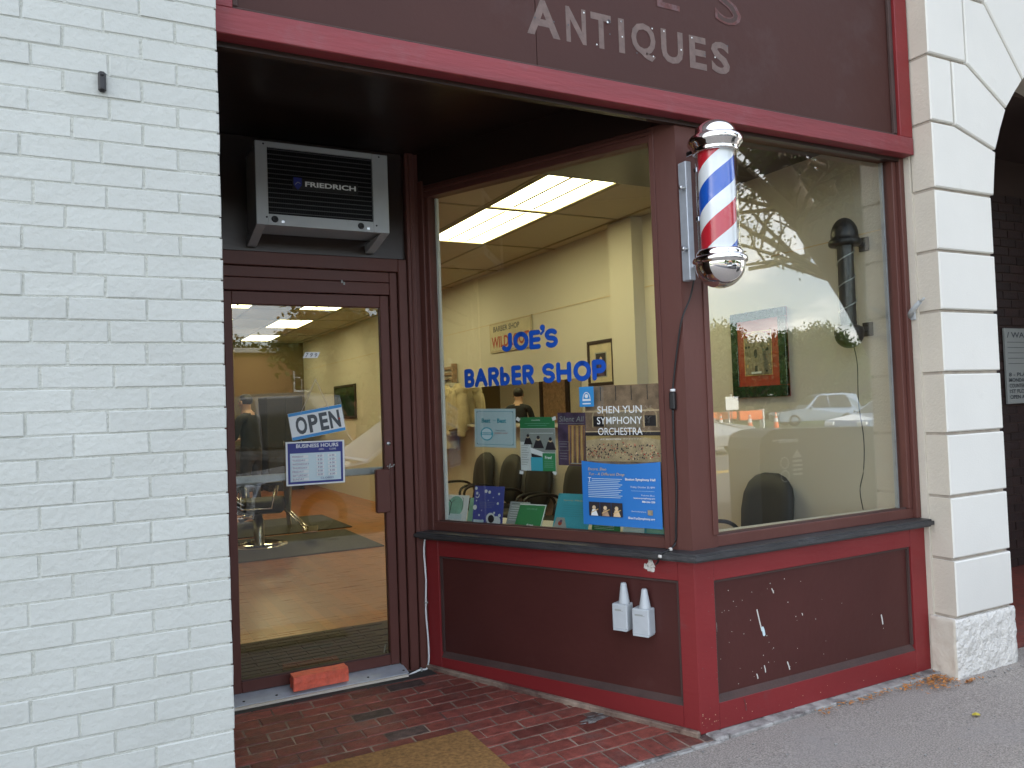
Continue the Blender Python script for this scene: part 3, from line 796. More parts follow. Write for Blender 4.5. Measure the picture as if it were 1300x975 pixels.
# splayed window: frame, beads, glass
f = NB()
box(f, 0.0, 1.470, 0.030, 0.11, 0.817, 0.868, 0.003)
part('bottom_frame', f, 'maroon', bay, S)
f = NB(); box(f, 0.0, 1.470, 0.030, 0.11, 2.705, 2.772, 0.003); box(f, 0.05, 1.475, 0.018, 0.034, 2.735, 2.752, 0.003); part('top_frame', f, 'maroon', bay, S)
f = NB(); box(f, -0.002, 0.040, 0.022, 0.11, 0.8175, 2.80, 0.004); box(f, 0.040, 0.066, 0.036, 0.11, 0.868, 2.705, 0.003); part('side_frame', f, 'maroon', bay, S)
f = NB(); box(f, 0.066, 1.462, 0.048, 0.056, 0.866, 0.874, 0.002); part('glazing_bead', f, 'moulding', bay, S)
f = NB(); box(f, 0.069, 0.084, 0.090, 0.110, 0.87, 2.704, 0.001); part('edge_strip', f, 'white', bay, S)
f = NB(); box(f, 0.0, 1.62, 0.030, 0.11, 2.772, 2.965); part('header', f, 'soffit', bay, S)
f = NB(); box(f, 0.050, 1.4625, 0.066, 0.071, 0.866, 2.707)
splay_glass = part('glass_pane', f, 'glass', bay, S)
# street window
f = NB(); box(f, 2.545, 3.93, 2.850, 2.93, 0.817, 0.868, 0.003); part('bottom_frame', f, 'maroon', bay)
f = NB(); box(f, 2.545, 3.93, 2.846, 2.93, 2.764, 2.81, 0.003); part('top_frame', f, 'maroon', bay)
f = NB(); box(f, 3.897, 3.928, 2.850, 2.93, 0.868, 2.764, 0.003); box(f, 3.930, 3.967, 2.828, 2.93, 0.817, 2.81, 0.004); part('side_frame', f, 'maroon', bay)
f = NB(); box(f, 2.545, 3.897, 2.866, 2.874, 0.866, 0.876, 0.002); part('glazing_bead', f, 'moulding', bay)
f = NB(); box(f, 3.884, 3.8955, 2.905, 2.925, 0.868, 2.763, 0.001); part('edge_strip', f, 'alu', bay)
f = NB(); box(f, 2.540, 3.8975, 2.886, 2.891, 0.866, 2.766)
part('glass_pane', f, 'glass', bay)
bm = NB(); box(bm, 1.662, 1.735, 4.272, 4.36, 0.05, 2.958); part('corner_filler', bm, 'maroon', bay)
# inner display shelf
bm = NB(); plan(bm, [S2(0.0, 0.112), S2(1.50, 0.112), (2.56, 2.932), (3.96, 2.932), (3.96, 3.0), (2.64, 3.02), S2(1.42, 0.34), S2(0.03, 0.34)], 0.835, 0.860)
part('display_shelf', bm, 'off_white', bay)
bm = NB(); box(bm, 0.05, 1.55, 0.052, 0.11, 0.06, 0.834); part('knee_wall', bm, 'cream', bay, S)

# ------------------------------------------------------------------ fascia sign over the shop
fas = thing('fascia_sign', 'weathered brown sign board in a red frame with ghost letters reading ANTIQUES', 'sign', (2.2, 2.8, 3.2))
bm = NB(); box(bm, 0.40, 1.652, 2.802, 2.86, 2.80, 3.99); part('board', bm, 'board', fas)
bm = NB(); box(bm, 1.655, 3.96, 2.8015, 2.86, 2.80, 3.99); part('board', bm, 'board', fas)
bm = NB(); box(bm, 0.384, 3.969, 2.765, 2.86, 2.774, 2.866, 0.003); part('bottom_rail', bm, 'band', fas)
bm = NB(); box(bm, 3.868, 3.968, 2.7665, 2.86, 2.866, 3.99, 0.003); part('side_rail', bm, 'red', fas)
bm = NB(); box(bm, 0.384, 0.455, 2.7665, 2.86, 2.866, 3.99, 0.003); part('side_rail', bm, 'band', fas)
bm = NB(); box(bm, 0.384, 3.968, 2.765, 2.86, 3.991, 4.08, 0.003); part('top_rail', bm, 'band', fas)
bm = NB(); box(bm, 0.455, 3.868, 2.785, 2.803, 2.866, 2.882, 0.003); box(bm, 3.842, 3.868, 2.783, 2.803, 2.882, 3.985, 0.004); box(bm, 0.455, 0.475, 2.783, 2.803, 2.882, 3.985, 0.004)
part('moulding', bm, 'moulding', fas)
bm = NB(); box(bm, 0.384, 3.93, 2.83, 2.86, 2.755, 2.775); part('drip_lip', bm, 'soffit', fas)
p = Print()
zb, zt = 3.014, 3.166
def st(pts, k='ghost', w=0.030): p.stroke(pts, w, k)
h = zt-zb
p.text('A', 1.612, zb, 1.770, zt, 'ghost', 0.028); 
for s_, x0, x1 in (('N', 1.800, 1.900), ('T', 1.925, 2.030), ('I', 2.068, 2.099), ('U', 2.300, 2.425), ('E', 2.462, 2.562), ('S', 2.592, 2.705)):
    p.text(s_, x0, zb, x1, zt, 'ghost', 0.028)
p.text('Q', 2.135, zb-0.012, 2.268, zt+0.002, 'ghost', 0.028)
p.text('E', 2.285, 3.262, 2.415, 3.46, 'ghost_red', 0.0); p.text('S', 2.625, 3.258, 2.790, 3.46, 'ghost_red', 0.02); p.text('S', 2.640, 3.268, 2.768, 3.45, 'moulding', -0.01)
rd = random.Random(3)
for x0, x1 in ((1.65, 1.74), (1.81, 1.89), (1.95, 2.02), (2.083, 2.085), (2.16, 2.25), (2.315, 2.41), (2.475, 2.55), (2.61, 2.69)):
    for k in range(3):
        xx, zz_ = rd.choice((x0, x1)), rd.choice((zb+0.012, zt-0.014, zb+0.07)); p.disc(xx, zz_, 0.0036, 'p_text' if rd.random() < 0.6 else 'p_white', n=8)
p.disc(2.015, 3.137, 0.009, 'p_dark', n=10); p.disc(2.008, 3.133, 0.005, 'white', n=8)
p.done('lettering', fas, Tr(0, 2.8015, 0))

# ------------------------------------------------------------------ door surround and door
ds = thing('door_frame', 'dark maroon timber frame and panel around and over the glass door', 'door frame', (1.05, 4.3, 0))
def pc(name, *b, m_='maroon', bev=0.003):
    bm = NB(); box(bm, *b, bev); return part(name, bm, m_, ds)
pc('jamb', 1.512, 1.556, 4.286, 4.36, 0.05, 2.275)
pc('jamb', 1.560, 1.610, 4.268, 4.36, 0.05, 2.349)
pc('jamb', 1.613, 1.665, 4.252, 4.36, 0.05, 2.958)
pc('jamb_bead', 1.632, 1.642, 4.246, 4.255, 0.82, 2.95)
pc('jamb', 0.56, 0.622, 4.286, 4.36, 0.05, 2.275)
pc('jamb', 0.384, 0.557, 4.268, 4.36, 0.05, 2.349)
pc('head', 0.557, 1.511, 4.288, 4.36, 2.148, 2.215)
pc('head', 0.557, 1.511, 4.2865, 4.36, 2.2175, 2.274)
pc('head_casing', 0.384, 1.5595, 4.268, 4.36, 2.2775, 2.349)
pc('transom_panel', 0.384, 1.612, 4.292, 4.36, 2.352, 2.958, m_='soffit')
pc('door_stop', 0.60, 1.514, 4.345, 4.365, 2.13, 2.148)
# threshold
bm = NB()
box(bm, 0.39, 1.514, 4.176, 4.30, 0.0, 0.0655, 0.004); part('threshold_riser', bm, 'stone_side', ds)
bm = NB()
v = [bm.verts.new((x, y, z)) for x in (0.39, 1.520) for y, z in ((4.194, 0.070), (4.235, 0.080), (4.31, 0.092), (4.36, 0.092), (4.36, 0.069), (4.194, 0.066))]
bm.faces.new(v[:6]); bm.faces.new(v[6:][::-1])
for i in range(6): bm.faces.new((v[i], v[6+i], v[6+(i+1) % 6], v[(i+1) % 6]))
ts = part('threshold', bm, 'alu', ds)
for x in (0.66, 0.82, 1.30, 1.50):
    bm = NB(); lathe(bm, [(0, 0.0035), (0.006, 0.003), (0.007, 0)], 10, Tr(x, 4.222, 0.0775)); part('screw', bm, 'black', ts)

door = thing('shop_door', 'maroon framed full-length glass door with white push bar', 'door', (1.06, 4.30, 0.09))
def dp(name, *b, m_='maroon', bev=0.003):
    bm = NB(); box(bm, *b, bev); return part(name, bm, m_, door)
dp('stile', 0.624, 0.664, 4.300, 4.344, 0.094, 2.144)
dp('stile', 1.457, 1.508, 4.300, 4.344, 0.094, 2.144)
dp('top_rail', 0.6645, 1.4565, 4.3005, 4.344, 2.077, 2.144)
dp('bottom_rail', 0.6645, 1.4565, 4.3005, 4.344, 0.094, 0.150)
dp('glazing_bead', 0.6645, 1.4565, 4.302, 4.318, 0.150, 0.158, m_='moulding', bev=0.002)
dp('glass_pane', 0.655, 1.465, 4.322, 4.327, 0.145, 2.085, m_='door_glass', bev=0)
dp('push_bar', 0.650, 1.470, 4.350, 4.372, 1.146, 1.186, m_='alu', bev=0.004)
lp = dp('lock_plate', 1.393, 1.472, 4.262, 4.299, 0.938, 1.178, bev=0.005)
bm = NB(); lathe(bm, [(0, 0.006), (0.011, 0.005), (0.013, 0)], 16, Tr(1.482, 4.300, 1.315) @ Matrix.Rotation(PI/2, 4, 'X')); k_ = part('lock_cylinder', bm, 'steel', door, smooth=True)
bm = NB(); box(bm, 1.4805, 1.4835, 4.2935, 4.2945, 1.309, 1.321); part('keyhole', bm, 'black', k_)
bm = NB()
for q in range(4): tube(bm, [(1.455+0.012*q+rd.uniform(-.004, .004), 4.259, 1.184+rd.uniform(-.006, .012)), (1.462+0.012*q, 4.258, 1.192+rd.uniform(-.01, .016))], 0.003, 6)
part('chipped_paint', bm, 'p_grey', door)
bm = NB(); box(bm, 0, 0.006, 0, 0.004, 0, 0.045); bmesh.ops.transform(bm, matrix=Tr(1.425, 4.33, 0.16) @ Matrix.Rotation(R(14), 4, 'Y'), verts=bm.verts); part('peeling_tape', bm, 'p_grey', door)
bm = NB()
for (x, z) in ((1.235, 2.215), (1.247, 2.205)): box(bm, x, x+0.010, 4.2835, 4.287, z-0.010, z+0.006, 0.001)
part('paint_chip', bm, 'p_grey', ds)
# number decal
dn = thing('number_decal', 'slanted white sticker reading 799 on the door glass', 'decal', (1.07, 4.32, 1.81))
p = Print(); sl_ = 0.28
p.poly([(1.024, 1.797), (1.104, 1.797), (1.118, 1.829), (1.038, 1.829)], 'white')
for k, ch in enumerate('799'): p.text(ch, 1.037+k*0.024, 1.802, 1.050+k*0.024, 1.824, 'p_dark', 0.0, sl_)
p.done('sticker', dn, Tr(0, 4.3215, 0))
# OPEN sign
op = thing('open_sign', 'white and blue sign reading OPEN hanging tilted inside the door glass', 'sign', (1.087, 4.312, 1.686))
Fo = Tr(0.934, 4.312, 1.500) @ Matrix.Rotation(-math.atan2(0.044, 0.287), 4, 'Y')
bm = NB(); box(bm, 0, 0.292, 0, 0.003, -0.145, 0.0, 0.0008); part('plate', bm, 'p_white', op, Fo)
p = Print(); p.rect(0.001, -0.017, 0.291, -0.001, 'p_skyblue'); p.rect(0.001, -0.144, 0.291, -0.128, 'p_skyblue')
for ch, x0, x1 in (('O', 0.030, 0.090), ('P', 0.099, 0.150), ('E', 0.160, 0.205), ('N', 0.213, 0.272)): p.text(ch, x0, -0.121, x1, -0.026, 'p_text', 0.035)
p.disc(0.268, -0.075, 0.006, 'p_red', n=10)
p.done('lettering', op, Fo @ Tr(0, -0.0003, 0))
bm = NB()
hk = Vector((1.087, 4.312, 1.683))
for q in (0.068, 0.222):
    e = Fo @ Vector((q, 0.001, -0.008)); tube(bm, [hk, hk.lerp(e, 0.5)+Vector((0, 0, -0.004)), e], 0.0018, 6)
part('string', bm, 'off_white', op)
bm = NB(); lathe(bm, [(0, 0.010), (0.005, 0.009), (0.006, 0.005), (0.014, 0.001), (0.015, 0)], 18, Tr(1.087, 4.3215, 1.686) @ Matrix.Rotation(PI/2, 4, 'X')); part('suction_cup', bm, 'clear', op, smooth=True)
# hours sign
hs = thing('hours_sign', 'blue and white business hours sign stuck on the door glass below the OPEN sign', 'sign', (1.075, 4.31, 1.24))
Fh = Tr(0.918, 4.309, 1.352) @ Matrix.Rotation(R(0.4), 4, 'Y')
bm = NB(); box(bm, 0, 0.315, 0, 0.002, -0.232, 0, 0.0005); part('plate', bm, 'p_white', hs, Fh)
p = Print(); p.rect(0.010, -0.224, 0.305, -0.008, 'p_navy'); p.rect(0.022, -0.212, 0.293, -0.062, 'p_paleblue')
p.text('BUSINESS HOURS', 0.055, -0.034, 0.282, -0.014, 'p_white', 0.02)
p.text('OPEN', 0.175, -0.050, 0.202, -0.041, 'p_white'); p.text('CLOSE', 0.232, -0.050, 0.268, -0.041, 'p_white')
for k, dname in enumerate(('MONDAY', 'TUESDAY', 'WEDNESDAY', 'THURSDAY', 'FRIDAY', 'SATURDAY', 'SUNDAY')):
    z1 = -0.072-k*0.0198
    p.rect(0.030, z1-0.0155, 0.118, z1-0.001, 'p_white'); p.text(dname, 0.033, z1-0.013, 0.033+0.0098*len(dname), z1-0.003, 'p_navy')
    if k < 6:
        p.rect(0.160, z1-0.0155, 0.200, z1-0.001, 'p_white'); p.rect(0.222, z1-0.0155, 0.268, z1-0.001, 'p_white')
        p.text('8 00', 0.168, z1-0.013, 0.192, z1-0.003, 'p_navy'); p.text('6 00', 0.232, z1-0.013, 0.258, z1-0.003, 'p_navy')
    else: p.text('CLOSED', 0.18, z1-0.013, 0.25, z1-0.003, 'p_navy')
p.done('lettering', hs, Fh @ Tr(0, -0.0003, 0))

# orange-red brick used as a door stop
bs = single('door_stop_brick', (lambda bm: (box(bm, 0, 0.285, 0, 0.075, 0, 0.072), bmesh.ops.subdivide_edges(bm, edges=bm.edges[:], cuts=4, use_grid_fill=True), bm)[-1])(NB()), 'red_stop', 'orange-red painted broken brick used as a doorstop on the threshold', 'brick', (0, 0, 0))
bs.location = (0.900, 4.195, 0.086); bs.rotation_euler = (R(3), 0, R(1))
for v_ in bs.data.vertices:
    q = v_.co; v_.co = q + Vector((noise.noise(q*40)*0.006, noise.noise(q*37+Vector((3, 1, 2)))*0.005, noise.noise(q*33)*0.004))

# ================================================================== air conditioner over the door
ac = thing('air_conditioner', 'grey through-wall air conditioner lettered FRIEDRICH mounted over the shop door', 'air conditioner', (1.083, 4.15, 2.43))
ax0, ax1, az0, az1, ay = 0.744, 1.421, 2.430, 2.843, 4.0
gx0, gx1, gz0, gz1 = 0.802, 1.336, 2.484, 2.816
bm = NB(); box(bm, ax0+0.006, ax1-0.006, ay+0.020, 4.288, az0+0.016, az1-0.004, 0.004)
part('case', bm, 'grey_metal', ac)
bm = NB()
box(bm, ax0, gx0, ay, ay+0.035, az0, az1, 0.002); box(bm, gx1, ax1, ay, ay+0.035, az0, az1, 0.002)
box(bm, gx0, gx1, ay+0.0005, ay+0.035, az0, gz0); box(bm, gx0, gx1, ay+0.0005, ay+0.035, gz1, az1)
part('front_frame', bm, 'grey_metal', ac)
bm = NB(); box(bm, gx0, gx1, ay+0.0125, ay+0.014, gz0, gz1)
gr = part('grille', bm, 'mesh_dark', ac)
for k in range(14):
    z = gz0+0.012+k*(gz1-gz0-0.02)/13
    bm = NB(); box(bm, gx0, gx1, ay+0.004, ay+0.012, z-0.0014, z+0.0014); part('slat', bm, 'slat_grey', gr)
bm = NB()
for i in range(60):
    x = gx0+0.006+i*(gx1-gx0-0.012)/59; box(bm, x-0.0009, x+0.0009, ay+0.007, ay+0.0125, gz0, gz1)
part('fins', bm, 'mesh_dark', gr, kind='stuff')
for (x, z) in ((0.832, 2.460), (1.268, 2.458)):
    bm = NB(); lathe(bm, [(0, 0.004), (0.007, 0.004), (0.008, 0.007), (0.015, 0.006), (0.017, 0.0)], 20, Tr(x, ay, z) @ Matrix.Rotation(PI/2, 4, 'X')); part('grommet', bm, 'black', ac, smooth=True)
    bm = NB(); box(bm, x+0.030, x+0.046, ay-0.002, ay+0.001, z-0.018, z-0.004, 0.0008); part('clip', bm, 'steel', ac)
for (x, z) in ((0.785, 2.830), (1.375, 2.830), (0.793, 2.468), (1.352, 2.466)):
    bm = NB(); lathe(bm, [(0, 0.002), (0.004, 0.0015), (0.005, 0)], 8, Tr(x, ay, z) @ Matrix.Rotation(PI/2, 4, 'X')); part('screw', bm, 'black', ac)
bm = NB(); box(bm, 0.922, 1.258, ay+0.0005, ay+0.004, 2.620, 2.675, 0.0008); pl_ = part('name_plate', bm, 'black', ac)
p = Print(); p.text('FRIEDRICH', 0.985, 2.636, 1.246, 2.662, 'p_white', 0.03)
p.poly([(0.928, 2.678), (0.968, 2.678), (0.968, 2.640), (0.948, 2.615), (0.928, 2.640)], 'p_navy'); p.stroke([(0.936, 2.643), (0.948, 2.655), (0.960, 2.650)], 0.003, 'p_grey')
p.done('lettering', ac, Tr(0, ay+0.0004, 0))
for x0, x1 in ((ax0, ax0+0.045), (ax1-0.045, ax1)):
    bm = NB()
    vs0 = [(ay+0.004, az0), (ay+0.03, az0), (4.286, az0-0.012), (4.286, az0-0.055), (4.25, az0-0.055)]
    a = [bm.verts.new((x0, y, z)) for y, z in vs0]; b = [bm.verts.new((x1, y, z)) for y, z in vs0]
    bm.faces.new(a); bm.faces.new(b[::-1])
    for i in range(5): bm.faces.new((a[i], b[i], b[(i+1) % 5], a[(i+1) % 5]))
    part('bracket', bm, 'grey_metal', ac)

# ================================================================== lit barber pole on the corner post
bp = thing('barber_pole', 'chrome and glass barber pole with red white and blue stripes on the corner post', 'barber pole', (2.462, 2.662, 2.145))
PX = Tr(2.462, 2.662, 0)
bm = NB(); lathe(bm, [(0.079, 2.13), (0.079, 2.60)], 48, PX); part('striped_cylinder', bm, 'stripes', bp)
bm = NB(); lathe(bm, [(0.0885, 2.14), (0.0905, 2.14), (0.0905, 2.60), (0.0885, 2.60)], 48, PX); part('glass_tube', bm, 'clear', bp)
def dome(r, z0, h, n=10, a0=0.0): return [(r*math.cos(a0+(PI/2-a0)*i/n), z0+h*math.sin(a0+(PI/2-a0)*i/n)) for i in range(n+1)]
def sharp(pr): return pr
bm = NB(); lathe(bm, [(0.078, 2.575), (0.096, 2.572), (0.1005, 2.580), (0.0975, 2.588), (0.100, 2.594), (0.106, 2.598), (0.108, 2.606), (0.117, 2.612), (0.120, 2.622), (0.1185, 2.634), (0.112, 2.644), (0.098, 2.650), (0.093, 2.652)] + dome(0.0915, 2.653, 0.068), 64, PX)
part('top_cap', bm, 'chrome', bp)
bm = NB(); lathe(bm, [(0, 1.980)] + [(0.108*math.sin(PI/2*i/10), 2.083-0.103*math.cos(PI/2*i/10)) for i in range(1, 11)] + [(0.108, 2.086), (0.117, 2.090), (0.120, 2.100), (0.117, 2.112), (0.104, 2.118), (0.100, 2.122), (0.102, 2.128), (0.098, 2.138), (0.094, 2.146), (0.078, 2.146)], 64, PX)
part('bottom_cap', bm, 'chrome', bp)
bm = NB(); box(bm, 2.402, 2.436, 2.793, 2.846, 2.035, 2.575, 0.003); part('bracket', bm, 'alu', bp)
for zc, y0_, y1_ in ((2.30, 2.735, 2.755), (2.52, 2.735, 2.755), (2.605, 2.72, 2.80), (2.10, 2.72, 2.80)):
    bm = NB(); box(bm, 2.415, 2.47, y0_, y1_, zc-0.011, zc+0.011, 0.002); part('arm', bm, 'chrome', bp)
for zc in (2.452, 2.175):
    bm = NB(); lathe(bm, [(0, 0.035), (0.009, 0.034), (0.011, 0.028), (0.011, 0.02), (0.006, 0.018), (0.006, 0), (0, 0)], 12, Tr(2.403, 2.80, zc) @ Matrix.Rotation(-PI/2, 4, 'Y')); part('bolt', bm, 'steel', bp)

# dark pole inside the window
b2 = thing('barber_pole', 'unlit black barber pole hanging inside the street window beside the right jamb', 'barber pole', (3.80, 3.10, 1.86))
P2 = Tr(3.80, 3.10, 0)
bm = NB(); lathe(bm, [(0.045, 2.335), (0.082, 2.335), (0.088, 2.345), (0.088, 2.362), (0.080, 2.372), (0.074, 2.378)] + dome(0.074, 2.39, 0.105), 40, P2); part('top_cap', bm, 'black', b2)
bm = NB(); lathe(bm, [(0.052, 1.88), (0.052, 2.34)], 32, P2); part('glass_tube', bm, 'clear', b2)
bm = NB(); lathe(bm, [(0.044, 1.88), (0.044, 2.34)], 32, P2); tube(bm, [P2 @ Vector((0.047*math.cos(a/3), 0.047*math.sin(a/3), 1.9+a*0.0075)) for a in range(58)], 0.004, 5, mi=1); part('inner_cylinder', bm, ['rubber', 'p_grey'], b2)
bm = NB(); lathe(bm, [(0, 1.755)] + [(0.078*math.sin(PI/2*i/8), 1.835-0.08*math.cos(PI/2*i/8)) for i in range(1, 9)] + [(0.080, 1.85), (0.076, 1.87), (0.05, 1.885), (0.044, 1.885)], 40, P2); part('bottom_cap', bm, 'black', b2)
for zc in (2.355, 1.865):
    bm = NB(); box(bm, 3.86, 3.968, 3.09, 3.115, zc-0.014, zc+0.014, 0.003); box(bm, 3.955, 3.969, 3.07, 3.135, zc-0.04, zc+0.04, 0.003); part('bracket', bm, 'rubber', b2)
bm = NB(); tube(bm, curve([(3.82, 3.09, 1.77), (3.83, 3.08, 1.66), (3.80, 3.06, 1.45), (3.815, 3.05, 1.25), (3.79, 3.04, 1.08), (3.74, 3.03, 0.97), (3.745, 3.02, 0.862)]), 0.0028, 6); part('cable', bm, 'black', b2)

# ------------------------------------------------------------------ small things on the front
def plug_box(s0, s1, z0, z1, zt, lab_):
    t = thing('outlet_box', lab_, 'outlet box', S @ Vector(((s0+s1)/2, 0.02, (z0+z1)/2)), group='outlet boxes on the base panel')
    bm = NB(); box(bm, s0, s1, -0.045, 0.021, z0, z1, 0.006, seg=2); box(bm, s0+0.004, s1-0.004, -0.047, 0.018, z0-0.004, z0+0.003, 0.001)
    part('box', bm, 'white_plastic', t, S)
    c = (s0+s1)/2 + 0.010
    bm = NB(); lathe(bm, [(0.0, z1-0.004), (0.027, z1-0.004), (0.026, z1+0.006), (0.0135, zt-0.006), (0.011, zt-0.001), (0, zt)], 20, S @ Tr(c, -0.012, 0)); part('spout', bm, 'white_plastic', t)
    p = Print(); p.rect(s0+0.016, z1-0.032, s1-0.02, z1-0.030, 'p_grey'); p.rect(s0+0.016, z1-0.030, s1-0.030, z1-0.024, 'p_grey'); p.done('cover_mark', t, S @ Tr(0, -0.0453, 0))
plug_box(1.200, 1.279, 0.436, 0.556, 0.652, 'left one of the two grey-white weatherproof outlet boxes with spout tops')
plug_box(1.303, 1.390, 0.424, 0.545, 0.634, 'right one of the two grey-white weatherproof outlet boxes, nearer the street corner')
bm = NB(); box(bm, 1.165, 1.197, 0.014, 0.022, 0.470, 0.535, 0.002); single('outlet_cover', bm, 'panel', 'small painted brown outlet cover beside the grey-white outlet boxes', 'outlet cover', frame=S)
p_ = NB(); rq = random.Random(5)
for k in range(7):
    s0 = 1.355+rq.uniform(0, 0.035); z0 = 0.715+rq.uniform(-0.012, 0.032)
    box(p_, s0, s0+0.020, -0.014+k*0.0015, -0.002+k*0.0015, z0, z0+0.022, 0.004)
for v_ in p_.verts: v_.co += Vector((noise.noise(v_.co*90)*0.012, 0, noise.noise(v_.co*80+Vector((5, 5, 5)))*0.012))
single('caulk_lump', p_, 'off_white', 'torn lump of whitish foam hanging under the sill above the outlet boxes', 'foam', frame=S)
wc = thing('white_cable', 'thin white cable running down the inner corner from the sill to the doorstep', 'cable', (1.66, 4.24, 0.4))
bm = NB()
def sp(s_, off, z): q = S @ Vector((s_, off, z)); return (q.x, q.y, q.z)
tube(bm, curve([sp(0.012, -0.022, 0.775), sp(0.004, -0.024, 0.70), sp(0.010, -0.022, 0.55), sp(0.003, -0.023, 0.38), sp(0.012, -0.022, 0.22), sp(0.015, -0.024, 0.12), sp(0.0, -0.02, 0.066), (1.632, 4.230, 0.058), (1.60, 4.222, 0.064), (1.56, 4.215, 0.058), (1.515, 4.205, 0.05)]), 0.0052, 8)
part('wire', bm, 'white', wc)
bm = NB(); q = sp(0.005, -0.020, 0.42); box(bm, q[0]-0.009, q[0]+0.009, q[1]-0.006, q[1]+0.01, q[2]-0.004, q[2]+0.004, 0.001); part('staple', bm, 'p_grey', wc); bm = NB(); box(bm, 1.596, 1.608, 4.214, 4.232, 0.055, 0.073, 0.001); part('staple', bm, 'p_grey', wc)
pc_ = thing('pole_cord', 'black power cord hanging from the barber pole down the corner post to the sill', 'cord', (2.38, 2.83, 1.5))
bm = NB()
tube(bm, curve([(2.43, 2.80, 2.04), (2.425, 2.825, 1.96), sp(1.585, 0.018, 1.86), sp(1.555, 0.018, 1.72), sp(1.535, 0.017, 1.60), sp(1.527, 0.016, 1.54)]), 0.0042, 8)
tube(bm, curve([sp(1.524, 0.016, 1.46), sp(1.521, 0.019, 1.30), sp(1.522, 0.022, 1.10), sp(1.512, 0.022, 0.93), sp(1.507, 0.018, 0.85), sp(1.495, -0.03, 0.823), sp(1.475, -0.066, 0.812), sp(1.455, -0.058, 0.775), sp(1.43, -0.03, 0.755)]), 0.0050, 8)
part('cable', bm, 'black', pc_)
bm = NB(); box(bm, 1.512, 1.540, 0.002, 0.029, 1.455, 1.535, 0.006, seg=2); part('plug', bm, 'black', pc_, S)
bm = NB(); lathe(bm, [(0.006, -0.006), (0.012, -0.006), (0.012, 0.006), (0.006, 0.006)], 12, S @ Tr(1.527, 0.016, 1.543)); part('cable_tie', bm, 'white', pc_)
for s_, o_, z_ in ((1.500, -0.02, 0.826), (1.470, -0.068, 0.800)):
    bm = NB(); lathe(bm, [(0, 0.009), (0.008, 0.006), (0.010, -0.005), (0, -0.008)], 10, S @ Tr(s_, o_, z_)); part('cable_clip', bm, 'off_white', pc_)
hk = thing('flag_bracket', 'small grey metal flag bracket screwed to the stone beside the street window', 'bracket', (3.96, 2.80, 1.93))
bm = NB(); box(bm, 3.958, 3.969, 2.80, 2.85, 1.885, 1.945, 0.004); part('foot', bm, 'grey_metal', hk)
bm = NB(); tube(bm, [(3.955, 2.835, 1.905), (3.935, 2.80, 1.935), (3.925, 2.745, 1.975)], 0.015, 12, r_end=0.012); tube(bm, [(3.925, 2.748, 1.972), (3.92, 2.715, 1.990)], 0.006, 8); part('socket', bm, 'grey_metal', hk, smooth=True)

# paint spots and scratches on the street base panel
sc = NB(); rq = random.Random(11)
p = Print()
for (x, z, dx, dz, w) in ((2.76, 0.50, 0.025, -0.10, 0.007), (2.79, 0.41, 0.008, -0.03, 0.016), (2.86, 0.585, 0.010, -0.02, 0.006), (2.94, 0.225, 0.012, -0.035, 0.007), (2.79, 0.235, 0.006, -0.03, 0.006), (2.74, 0.205, 0.006, -0.02, 0.006), (3.62, 0.345, 0.008, -0.045, 0.009), (2.505, 0.50, 0.002, -0.06, 0.006), (3.05, 0.44, 0.003, -0.008, 0.005)):
    p.stroke([(x, z), (x+dx*0.4+0.002, z+dz*0.5), (x+dx, z+dz)], w, 'p_paleblue' if w > 0.01 else 'off_white')
for k in range(46): p.disc(2.50+abs(rq.gauss(0, 0.45)), rq.uniform(0.17, 0.63), rq.uniform(0.0012, 0.0028), 'off_white', n=6)
sp_ = bpy.data.objects.new('paint_spots', mesh_of(p.bm, 'paint_spots', p.mats, Tr(-2.4, 2.8412-2.85, 0))); C.objects.link(sp_)
sp_['kind'] = 'stuff'; sp_.parent = [c for c in bay.children if c.name.startswith('base_panel')][1]
p = Print(); p.stroke([(2.635, 0.118), (2.642, 0.09), (2.645, 0.065)], 0.005, 'ghost_red')
for k in range(30): p.disc(rq.choice((rq.uniform(2.38, 2.48), rq.uniform(2.5, 3.8))), rq.uniform(0.03, 0.10), rq.uniform(0.001, 0.0025), 'p_tan', n=6)
for k in range(14): p.disc(rq.uniform(2.385, 2.48), rq.uniform(0.1, 0.75), rq.uniform(0.001, 0.0025), 'ghost', n=6)
sp2 = bpy.data.objects.new('paint_spots', mesh_of(p.bm, 'paint_spots', p.mats, Tr(-2.4, 2.8180-2.85, 0))); C.objects.link(sp2)
sp2['kind'] = 'stuff'; sp2.parent = [c for c in bay.children if c.name.startswith('base_panel')][1]

# fallen leaves and grit by the stone foot
bm = NB(); rq = random.Random(4)
for k in range(330):
    if k < 210: x = 3.84+rq.gauss(0, 0.09); y = 2.69+rq.gauss(0, 0.045)
    else: x = rq.uniform(3.0, 3.9); y = 2.725+rq.gauss(0, 0.016)
    if x > 3.93 and y > 2.62: y = 2.60
    z = rq.uniform(0.003, 0.016); s_ = rq.uniform(0.006, 0.017); a = rq.uniform(0, 6.28)
    pts = [(x+s_*math.cos(a+t)*(1 if i % 2 else 0.35), y+s_*math.sin(a+t)*(1 if i % 2 else 0.35), z+rq.uniform(0, 0.006)) for i, t in enumerate((0, 1.57, 3.14, 4.71))]
    bm.faces.new([bm.verts.new(q) for q in pts])
flat('dry_leaf', (0.48, 0.20, 0.05), 0.8, var=0.4, scale=40)
struct('leaf_litter', bm, 'dry_leaf', kind='stuff')
bm = NB()
for k in range(150):
    x = rq.uniform(1.8, 5.2); y = rq.uniform(1.6, 2.7); s_ = rq.choice((0.0025, 0.003, 0.0045, 0.007))
    box(bm, x, x+s_*rq.uniform(1, 2), y, y+s_, 0.0, s_*0.7)
